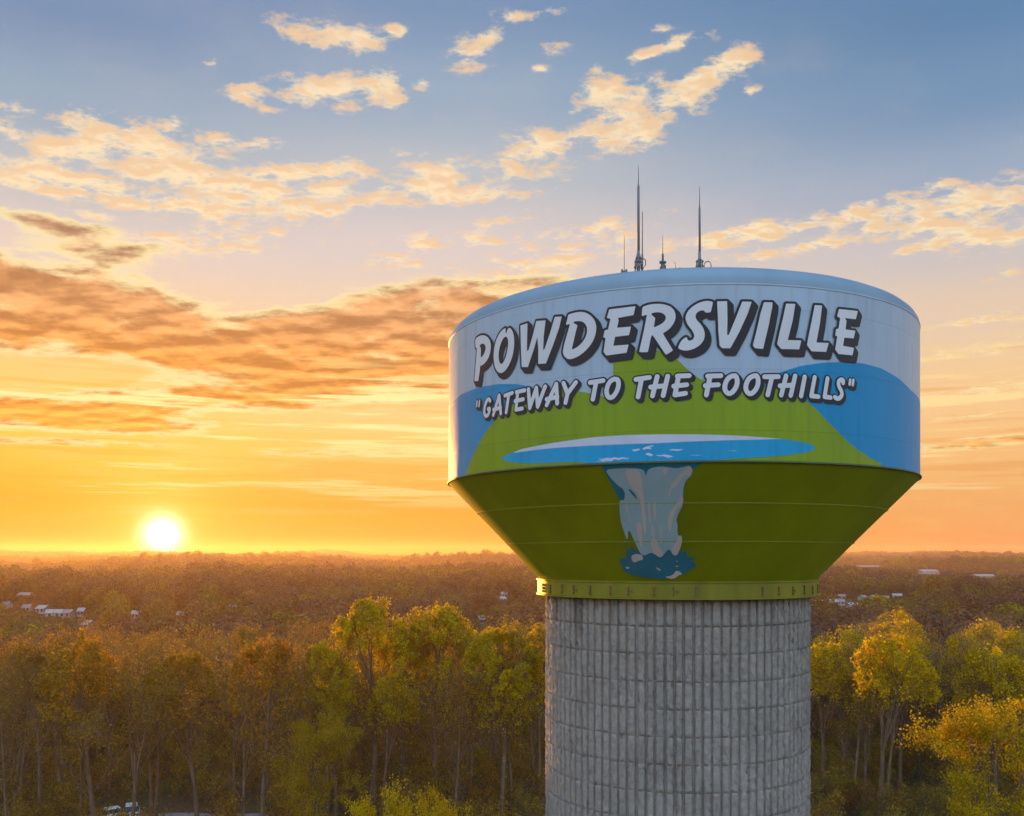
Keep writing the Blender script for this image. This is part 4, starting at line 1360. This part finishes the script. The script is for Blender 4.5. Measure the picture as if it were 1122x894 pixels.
def parked_car(u, d, rz, label):
    x = (u - CX) / F * d
    o = empty('parked_car', (x, d, ground_z(x, d) + .03), rz)
    tag(o, label, 'car')
    # body shell: cross-sections along the length (x forward): half width, sill z, shoulder z
    sec = [(-2.25, .70, .42, .78), (-2.1, .82, .30, .92), (-1.3, .88, .24, .98), (0, .90, .22, .97), (1.1, .89, .24, .93), (1.9, .82, .30, .80), (2.22, .68, .40, .66)]
    v, f = [], []
    for (X, w, z0, z1) in sec:
        v += [(X, -w * .9, z0), (X, -w, (z0 + z1) / 2), (X, -w * .9, z1), (X, 0, z1 + .04), (X, w * .9, z1), (X, w, (z0 + z1) / 2), (X, w * .9, z0), (X, 0, z0 - .02)]
    for i in range(len(sec) - 1):
        for j in range(8):
            f.append((i * 8 + j, (i + 1) * 8 + j, (i + 1) * 8 + (j + 1) % 8, i * 8 + (j + 1) % 8))
    f += [tuple(range(8)), tuple((len(sec) - 1) * 8 + j for j in range(8))[::-1]]
    mesh_obj('body', v, f, M['car_paint'], o, True)
    # cabin: glass band and painted roof
    lo = [(-1.75, .76), (-.9, .80), (.45, .80), (1.15, .76)]
    hi = [(-1.25, .60), (-.8, .64), (.2, .64), (.45, .60)]
    v = [(X, s_ * w, .95) for s_ in (-1, 1) for X, w in lo] + [(X, s_ * w, 1.40) for s_ in (-1, 1) for X, w in hi]
    f = []
    for s_ in (0, 1):
        for i in range(3):
            f.append((s_ * 4 + i, s_ * 4 + i + 1, 8 + s_ * 4 + i + 1, 8 + s_ * 4 + i))
    f += [(0, 4, 12, 8), (3, 7, 15, 11)]
    mesh_obj('window_band', v, f, M['glass'], o)
    v = [(X, s_ * w, 1.405) for s_ in (-1, 1) for X, w in hi] + [(X * .97, s_ * w * .85, 1.47) for s_ in (-1, 1) for X, w in hi]
    f = [(0, 1, 9, 8), (1, 2, 10, 9), (2, 3, 11, 10), (4, 12, 13, 5), (5, 13, 14, 6), (6, 14, 15, 7), (8, 9, 13, 12), (9, 10, 14, 13), (10, 11, 15, 14), (0, 8, 12, 4), (3, 7, 15, 11)]
    mesh_obj('roof', v, f, M['car_paint'], o)
    for X in (-1.4, 1.4):
        for s_ in (-1, 1):
            w = MB().tube([(X, s_ * .72, .31), (X, s_ * .90, .31)], .31, 18).build('wheel', M['tyre'], o)
            MB().tube([(X, s_ * .89, .31), (X, s_ * .915, .31)], .19, 14).build('rim', M['rim'], w)
    for s_ in (-1, 1):
        MB().box((2.12, s_ * .55, .66), (.07, .14, .07)).build('headlight', M['lampglass'], o)
    return o


parked_car(118, 104.6, -2.5, 'white car parked side on behind the first trunks')
parked_car(144, 106.0, -1.2, 'white car catching warm light, parked beside the other car')

# ------------------------------------------------------------------ sun, sky, air
SUN_AZ = math.degrees(math.atan((178 - CX) / F))
SUN_EL = 1.2
sd = Vector((math.sin(R_(SUN_AZ)) * math.cos(R_(SUN_EL)), math.cos(R_(SUN_AZ)) * math.cos(R_(SUN_EL)), math.sin(R_(SUN_EL))))
sl = bpy.data.lights.new('sun', 'SUN')
sl.energy = 4.2
sl.angle = R_(.55)
sl.color = (1.0, .40, .055)
so = bpy.data.objects.new('sun', sl)
so.rotation_euler = sd.to_track_quat('Z', 'Y').to_euler()
so.location = (0, 0, 80)
col.objects.link(so)

world = bpy.data.worlds.new("World")
scene.world = world
world.use_nodes = True
nt = world.node_tree
nt.nodes.clear()
L = nt.links.new


def math_(op, a, b=None, c=None, clamp=False):
    n = N(nt, 'ShaderNodeMath', operation=op); n.use_clamp = clamp
    for i, x in enumerate((a, b, c)):
        if x is None: continue
        if isinstance(x, (int, float)): n.inputs[i].default_value = x
        else: L(x, n.inputs[i])
    return n.outputs[0]


def vmath(op, a, b=None, scale=None):
    n = N(nt, 'ShaderNodeVectorMath', operation=op)
    for i, x in enumerate((a, b)):
        if x is None: continue
        if isinstance(x, (tuple, list, Vector)): n.inputs[i].default_value = x
        else: L(x, n.inputs[i])
    if scale is not None:
        if isinstance(scale, (int, float)): n.inputs['Scale'].default_value = scale
        else: L(scale, n.inputs['Scale'])
    return n


def smooth(x, a, b, lo=0.0, hi=1.0):
    n = N(nt, 'ShaderNodeMapRange', interpolation_type='SMOOTHSTEP')
    for k, v in (('From Min', a), ('From Max', b), ('To Min', lo), ('To Max', hi)): n.inputs[k].default_value = v
    L(x, n.inputs['Value'])
    return n.outputs[0]


def mixc(f, a, b, mode='MIX'):
    n = N(nt, 'ShaderNodeMix', data_type='RGBA', blend_type=mode)
    for k, x in (('Factor', f), ('A', a), ('B', b)):
        s_ = [i for i in n.inputs if i.name == k and (i.type == ('VALUE' if k == 'Factor' else 'RGBA'))][0]
        if isinstance(x, (int, float)): s_.default_value = x
        elif isinstance(x, tuple): s_.default_value = x
        else: L(x, s_)
    return [o_ for o_ in n.outputs if o_.type == 'RGBA'][0]


def ramp(x, stops, interp='EASE'):
    n = N(nt, 'ShaderNodeValToRGB'); n.color_ramp.interpolation = interp
    e = n.color_ramp.elements
    while len(e) < len(stops): e.new(.5)
    for i, (p, c) in enumerate(sorted(stops)):
        e[i].position = p; e[i].color = c
    L(x, n.inputs['Fac'])
    return n.outputs['Color']


tc = N(nt, 'ShaderNodeTexCoord')
dirv = vmath('NORMALIZE', tc.outputs['Generated']).outputs[0]
sp = N(nt, 'ShaderNodeSeparateXYZ'); L(dirv, sp.inputs[0])
X, Y, Z = sp.outputs
az = math_('DEGREES', math_('ARCTAN2', X, Y))
el = math_('DEGREES', math_('ARCSINE', math_('MINIMUM', math_('MAXIMUM', Z, -1.0), 1.0)))
cb = N(nt, 'ShaderNodeCombineXYZ'); L(az, cb.inputs[0]); L(el, cb.inputs[1])
AE = cb.outputs[0]


def pdeg(u, v):
    return math.degrees(math.atan((u - CX) / F)), math.degrees(math.atan((CY - v) / math.hypot(F, u - CX)))


def eln(u, v):  # elevation normalised to 0..1 over 0..36 deg
    return min(1, max(0, pdeg(u, v)[1] / 36.0))


e01 = math_('DIVIDE', el, 36.0, clamp=True)
rA = ramp(e01, [(0, lin(255, 176, 25)), (eln(60, 560), lin(255, 196, 42)), (eln(60, 500), lin(255, 207, 80)), (eln(60, 430), lin(255, 206, 115)), (eln(60, 340), lin(246, 208, 158)), (eln(60, 270), lin(226, 208, 196)), (eln(60, 190), lin(186, 193, 197)), (eln(60, 110), lin(146, 171, 193)), (eln(60, 0), lin(114, 145, 181)), (1, lin(60, 110, 170))])
rB = ramp(e01, [(0, lin(255, 166, 52)), (eln(430, 570), lin(255, 190, 70)), (eln(430, 500), lin(254, 208, 118)), (eln(430, 430), lin(248, 208, 145)), (eln(430, 340), lin(234, 209, 182)), (eln(430, 270), lin(216, 205, 202)), (eln(430, 190), lin(184, 192, 199)), (eln(430, 100), lin(146, 171, 195)), (eln(430, 0), lin(118, 149, 184)), (1, lin(55, 108, 170))])
rC = ramp(e01, [(0, lin(248, 160, 108)), (eln(1060, 570), lin(252, 184, 116)), (eln(1060, 500), lin(250, 196, 130)), (eln(1060, 430), lin(244, 203, 148)), (eln(1060, 340), lin(228, 203, 178)), (eln(1060, 270), lin(202, 196, 196)), (eln(1060, 190), lin(152, 171, 194)), (eln(1060, 100), lin(114, 148, 183)), (eln(1060, 0), lin(92, 133, 172)), (1, lin(45, 100, 165))])
base = mixc(smooth(az, -26, -6), rA, rB)
base = mixc(smooth(az, -4, 27), base, rC)
# the half of the sky away from the sun: blue, made brighter than the visible sky to light the tank front
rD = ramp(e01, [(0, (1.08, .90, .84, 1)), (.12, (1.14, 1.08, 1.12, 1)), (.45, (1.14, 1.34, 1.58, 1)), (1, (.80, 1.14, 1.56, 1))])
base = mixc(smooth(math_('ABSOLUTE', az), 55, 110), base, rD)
base = mixc(smooth(el, 34, 70), base, (.48, .78, 1.18, 1))  # unseen sky overhead, also raised as fill for tank and woods

# --- clouds: a layer overhead, seen in perspective
pz = math_('ADD', math_('MAXIMUM', Z, 0.0), .11)
inv = math_('DIVIDE', 1.0, pz)
q = vmath('SCALE', dirv, scale=inv).outputs[0]
mp = N(nt, 'ShaderNodeMapping'); mp.inputs['Rotation'].default_value = (0, 0, R_(14)); mp.inputs['Scale'].default_value = (1.0, 1.25, 0.0); L(q, mp.inputs['Vector'])


def noise(vec, scale, detail, rough=.55, loc=None, dist=0.0):
    if loc is not None:
        vec = vmath('ADD', vec, loc).outputs[0]
    n = N(nt, 'ShaderNodeTexNoise'); n.noise_dimensions = '2D'
    n.inputs['Scale'].default_value = scale; n.inputs['Detail'].default_value = detail; n.inputs['Roughness'].default_value = rough; n.inputs['Distortion'].default_value = dist
    L(vec, n.inputs['Vector'])
    return n.outputs['Fac']


n1 = noise(mp.outputs[0], 13.0, 8, .66, dist=.1)
n1a = noise(mp.outputs[0], 13.0, 3, .5, dist=.1)
n1b = noise(mp.outputs[0], 13.0, 3, .5, loc=(.014, -.026, 0), dist=.1)


def blobs(lst):
    acc = None
    for (u, v, rx, ry, ang, w) in lst:
        a_, e_ = pdeg(u, v)
        m_ = N(nt, 'ShaderNodeMapping', vector_type='TEXTURE')
        k = 57.3 / F * math.cos(R_(a_)) ** 1.5
        m_.inputs['Location'].default_value = (a_, e_, 0)
        m_.inputs['Rotation'].default_value = (0, 0, R_(ang))
        m_.inputs['Scale'].default_value = (rx * k, ry * k, 1)
        if acc is None:
            L(AE, m_.inputs['Vector'])
        else:  # one after the other, so the shader never holds them all at once
            ch = N(nt, 'ShaderNodeVectorMath', operation='MULTIPLY_ADD')
            L(acc, ch.inputs[0]); ch.inputs[1].default_value = (1e-7, 1e-7, 0); L(AE, ch.inputs[2])
            L(ch.outputs[0], m_.inputs['Vector'])
        d_ = vmath('DOT_PRODUCT', m_.outputs[0], m_.outputs[0]).outputs['Value']
        g_ = math_('POWER', .3679, d_)
        acc = math_('MULTIPLY', g_, w) if acc is None else math_('MULTIPLY_ADD', g_, w, acc)
    return acc


HIGH = [(345, 33, 50, 18, -8, 1.0), (395, 42, 26, 9, -6, .9), (435, 35, 14, 8, 0, .95), (535, 41, 32, 9, 5, .95), (514, 64, 26, 13, 0, .95), (565, 18, 28, 7, 0, .85), (228, 68, 16, 7, 0, .9), (352, 100, 62, 18, 3, 1.1), (422, 95, 24, 16, -20, .95), (264, 99, 22, 12, 0, .9),
        (590, 163, 54, 24, 8, 1.1), (682, 147, 42, 20, 0, 1.05), (718, 113, 60, 20, 6, 1.1), (664, 97, 38, 14, 8, .95), (803, 70, 42, 15, 16, 1.0), (745, 48, 44, 8, 10, .8), (620, 52, 28, 8, 0, .8), (655, 75, 12, 7, 0, .8), (625, 12, 26, 6, 0, .75), (768, 90, 24, 7, 0, .8), (825, 100, 14, 5, 0, .7),
        (60, 160, 110, 15, -7, 1.05), (200, 182, 110, 20, -4, 1.1), (90, 207, 150, 11, -4, 1.0), (200, 140, 60, 10, -4, .85), (18, 118, 26, 8, 0, .9), (110, 138, 45, 12, -10, .9), (270, 160, 40, 8, 5, .8), (160, 156, 40, 9, 0, .85),
        (385, 183, 60, 11, 5, .85), (485, 192, 42, 15, 0, 1.0), (400, 214, 140, 13, 3, 1.0), (300, 230, 80, 9, 0, .9), (490, 264, 95, 12, 4, .85), (210, 268, 110, 22, 10, .85), (430, 288, 60, 8, 3, .6),
        (845, 252, 100, 12, 4, 1.0), (870, 273, 90, 7, 4, .95), (790, 262, 40, 8, 6, .8), (660, 255, 80, 14, 12, .85), (590, 290, 120, 10, 6, .85), (1070, 222, 95, 20, 8, 1.1), (1000, 234, 60, 12, 8, 1.0), (1100, 256, 80, 18, 6, 1.05), (945, 227, 28, 8, 10, .9), (1022, 203, 32, 6, 5, .85),
        (1080, 350, 90, 7, 2, .85), (1070, 384, 90, 9, 4, .9), (1085, 426, 90, 11, 3, .9), (1060, 456, 70, 5, 2, .7),
        (100, 236, 40, 5, -3, .8), (335, 188, 34, 8, 4, .85), (440, 168, 26, 6, 8, .8), (252, 206, 44, 8, 0, .85), (62, 188, 64, 7, -5, .9), (172, 226, 54, 6, 2, .8), (524, 216, 42, 7, 5, .8), (566, 238, 52, 6, 6, .7),
        (702, 62, 16, 5, 10, .75), (722, 33, 16, 5, 0, .7), (592, 76, 12, 4, 0, .7), (300, 121, 14, 5, 0, .75), (462, 92, 10, 6, 0, .75), (30, 205, 50, 7, -4, .85), (615, 205, 30, 5, 8, .6), (1010, 268, 60, 6, 6, .75), (1100, 300, 60, 5, 4, .7)]
LOW = [(105, 263, 66, 15, -5, .95), (30, 238, 70, 9, -6, .6), (70, 312, 150, 30, -5, 1.05), (10, 350, 120, 34, 0, 1.05), (170, 372, 120, 24, -8, .9), (300, 378, 190, 30, 2, 1.05), (440, 340, 130, 26, 8, .95), (420, 402, 170, 32, 4, 1.05), (560, 330, 80, 26, 8, .7),
       (40, 450, 160, 17, 0, 1.35), (270, 432, 140, 14, 3, 1.15), (130, 466, 90, 8, 0, .9), (70, 408, 75, 16, 5, -.75), (250, 318, 70, 14, 0, -.25), (1060, 486, 90, 7, 3, .8), (60, 484, 150, 5, 1, .5), (400, 497, 140, 5, 1, .55)]
bh = blobs(HIGH)
bl = blobs(LOW)

# high puffs
dh = math_('ADD', math_('MULTIPLY', n1, 1.22), math_('MULTIPLY', math_('MINIMUM', bh, 1.1), .36))
mh = math_('MULTIPLY', smooth(dh, .74, 1.04), smooth(bh, .06, .40))
litn = smooth(math_('SUBTRACT', n1b, n1a), -.17, .17)
core = smooth(dh, .88, 1.16)
warm = smooth(el, 3, 22)
hc_dark = mixc(warm, lin(242, 182, 104), lin(224, 172, 130))
hc_lit = mixc(warm, lin(255, 236, 172), lin(255, 231, 188))
hc = mixc(math_('MULTIPLY_ADD', math_('MULTIPLY', litn, .8), math_('MULTIPLY_ADD', core, -.45, 1.0), .50, clamp=True), hc_dark, hc_lit)
sky1 = mixc(math_('MULTIPLY', mh, .93), base, hc)
# thin veils
n2 = noise(mp.outputs[0], 2.2, 5, .6, loc=(3.1, 1.7, 0))
veil = math_('MULTIPLY', smooth(n2, .48, .72), smooth(el, 2, 18, .28, .07))
sky1 = mixc(veil, sky1, mixc(warm, lin(255, 216, 140), lin(228, 208, 196)))

# dark low bank on the left
st_ = N(nt, 'ShaderNodeMapping'); st_.inputs['Scale'].default_value = (.16, .55, 0); st_.inputs['Rotation'].default_value = (0, 0, R_(-3)); L(AE, st_.inputs['Vector'])
n3 = noise(st_.outputs[0], 1.5, 7, .60, dist=.3)
n5 = noise(mp.outputs[0], 6.0, 9, .64, loc=(5.2, 2.1, 0))
n5a = noise(mp.outputs[0], 6.0, 4, .52, loc=(5.2, 2.1, 0))
n5b = noise(mp.outputs[0], 6.0, 4, .52, loc=(5.235, 2.03, 0))
dl = math_('ADD', math_('ADD', math_('MULTIPLY', n3, .55), math_('MULTIPLY', n5, .60)), math_('MULTIPLY', math_('MINIMUM', bl, 1.25), .32))
gate = smooth(bl, .10, .45)
ml_ = math_('MULTIPLY', smooth(dl, .66, .93), gate)
edge = math_('MULTIPLY', math_('MULTIPLY', smooth(dl, .60, .76), gate), math_('SUBTRACT', 1.0, smooth(dl, .78, .96)))
lowc = ramp(math_('DIVIDE', el, 20.0, clamp=True), [(0, lin(255, 180, 70)), (pdeg(200, 470)[1] / 20, lin(244, 170, 78)), (pdeg(200, 400)[1] / 20, lin(226, 155, 84)), (pdeg(200, 330)[1] / 20, lin(208, 152, 104)), (pdeg(200, 260)[1] / 20, lin(192, 148, 120)), (1, lin(190, 150, 130))])
lowd = mixc(1.0, lowc, (.70, .62, .56, 1), 'MULTIPLY')
lowc = mixc(1.0, lowc, (1.48, 1.46, 1.36, 1), 'MULTIPLY')
lowc = mixc(smooth(math_('SUBTRACT', n5a, n5b), -.22, .22), lowc, lowd)
sky2 = mixc(math_('MULTIPLY', edge, .92), sky1, lin(255, 240, 178))
sky2 = mixc(math_('MULTIPLY', ml_, .96), sky2, lowc)

# fine bright and dark streaks just above the skyline
s3 = N(nt, 'ShaderNodeMapping'); s3.inputs['Scale'].default_value = (.055, 1.35, 0); s3.inputs['Rotation'].default_value = (0, 0, R_(1.0)); L(AE, s3.inputs['Vector'])
n4 = noise(s3.outputs[0], 1.0, 6, .6)
band = math_('MULTIPLY', smooth(el, 2.2, 4.0), math_('SUBTRACT', 1.0, smooth(el, 9.0, 12.5)))
sky2 = mixc(math_('MULTIPLY', math_('MULTIPLY', smooth(n4, .53, .64), band), .92), sky2, mixc(smooth(az, -5, 20), lin(255, 243, 168), lin(255, 224, 158)))
sky2 = mixc(math_('MULTIPLY', math_('MULTIPLY', smooth(n4, .44, .34), band), .45), sky2, mixc(smooth(az, -5, 20), lin(250, 180, 70), lin(235, 165, 95)))

# the lowest sky is seen through kilometres of lit air, so it is dimmer and redder in itself
low_f = math_('MULTIPLY', smooth(el, 9.0, 0.0), smooth(az, 32, 0, .45, 1.0))
sky2 = mixc(low_f, sky2, mixc(1.0, sky2, (.54, .47, .32, 1), 'MULTIPLY'))
low_g = math_('MULTIPLY', smooth(el, 2.4, 0.2), smooth(az, 25, -5, .3, .85))
sky2 = mixc(low_g, sky2, mixc(1.0, sky2, (.44, .28, .14, 1), 'MULTIPLY'))

# sun disc and the aureole round it
dt = vmath('DOT_PRODUCT', dirv, tuple(sd)).outputs['Value']
ang = math_('DEGREES', math_('ARCCOSINE', math_('MINIMUM', dt, 1.0)))
gl1 = math_('POWER', .3679, math_('POWER', math_('DIVIDE', ang, .9), 2.0))
gl2 = math_('POWER', .3679, math_('DIVIDE', ang, 2.4))
gl3 = math_('POWER', .3679, math_('DIVIDE', ang, 7.5))
glow = vmath('ADD', vmath('SCALE', (1.0, .93, .75), scale=math_('MULTIPLY', gl1, 3.2)).outputs[0], vmath('SCALE', (1.0, .72, .20), scale=math_('MULTIPLY', gl2, .6)).outputs[0]).outputs[0]
glow = vmath('ADD', glow, vmath('SCALE', (.55, .20, .0), scale=math_('MULTIPLY', gl3, .10)).outputs[0]).outputs[0]
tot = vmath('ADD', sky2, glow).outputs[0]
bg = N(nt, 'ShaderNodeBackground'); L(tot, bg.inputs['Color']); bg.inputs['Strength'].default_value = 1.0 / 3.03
sk = N(nt, 'ShaderNodeTexSky', sky_type='NISHITA')
sk.sun_disc = False; sk.sun_elevation = R_(SUN_EL); sk.sun_rotation = R_(SUN_AZ)
bg2 = N(nt, 'ShaderNodeBackground'); L(sk.outputs[0], bg2.inputs['Color']); bg2.inputs['Strength'].default_value = 0.0
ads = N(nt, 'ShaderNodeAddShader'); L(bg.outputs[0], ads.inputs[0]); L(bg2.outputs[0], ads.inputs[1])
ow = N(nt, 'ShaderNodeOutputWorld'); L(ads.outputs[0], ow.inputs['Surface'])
world.cycles.sampling_method = 'MANUAL'
world.cycles.sample_map_resolution = 512

# haze
hb = MB().box((0, 0, (82 - 46) / 2), (4720, 4720, (82 + 46) / 2)).build('haze', None)
tag(hb, 'thin warm evening haze lying over the forest', 'haze', kind='stuff')
m, hnt, hout = new_mat('evening_haze')
pv = hnt.nodes.new('ShaderNodeVolumePrincipled')
pv.inputs['Density'].default_value = 1.45e-4
pv.inputs['Density Attribute'].default_value = ''
pv.inputs['Color'].default_value = (.95, .74, .56, 1)
pv.inputs['Anisotropy'].default_value = .5
hnt.links.new(pv.outputs[0], hout.inputs['Volume'])
hb.data.materials.append(m)

# ------------------------------------------------------------------ render settings
vs = scene.view_settings
vs.view_transform = 'Standard'; vs.look = 'None'; vs.exposure = 1.6; vs.gamma = 1.0; vs.use_curve_mapping = False
scene.display_settings.display_device = 'sRGB'
scene.render.engine = 'CYCLES'
c = scene.cycles
c.use_denoising = True
c.max_bounces = 4; c.diffuse_bounces = 3; c.glossy_bounces = 2; c.transmission_bounces = 2; c.volume_bounces = 0; c.transparent_max_bounces = 4
c.use_adaptive_sampling = True; c.adaptive_threshold = .02
c.sample_clamp_indirect = 6
c.caustics_reflective = False; c.caustics_refractive = False
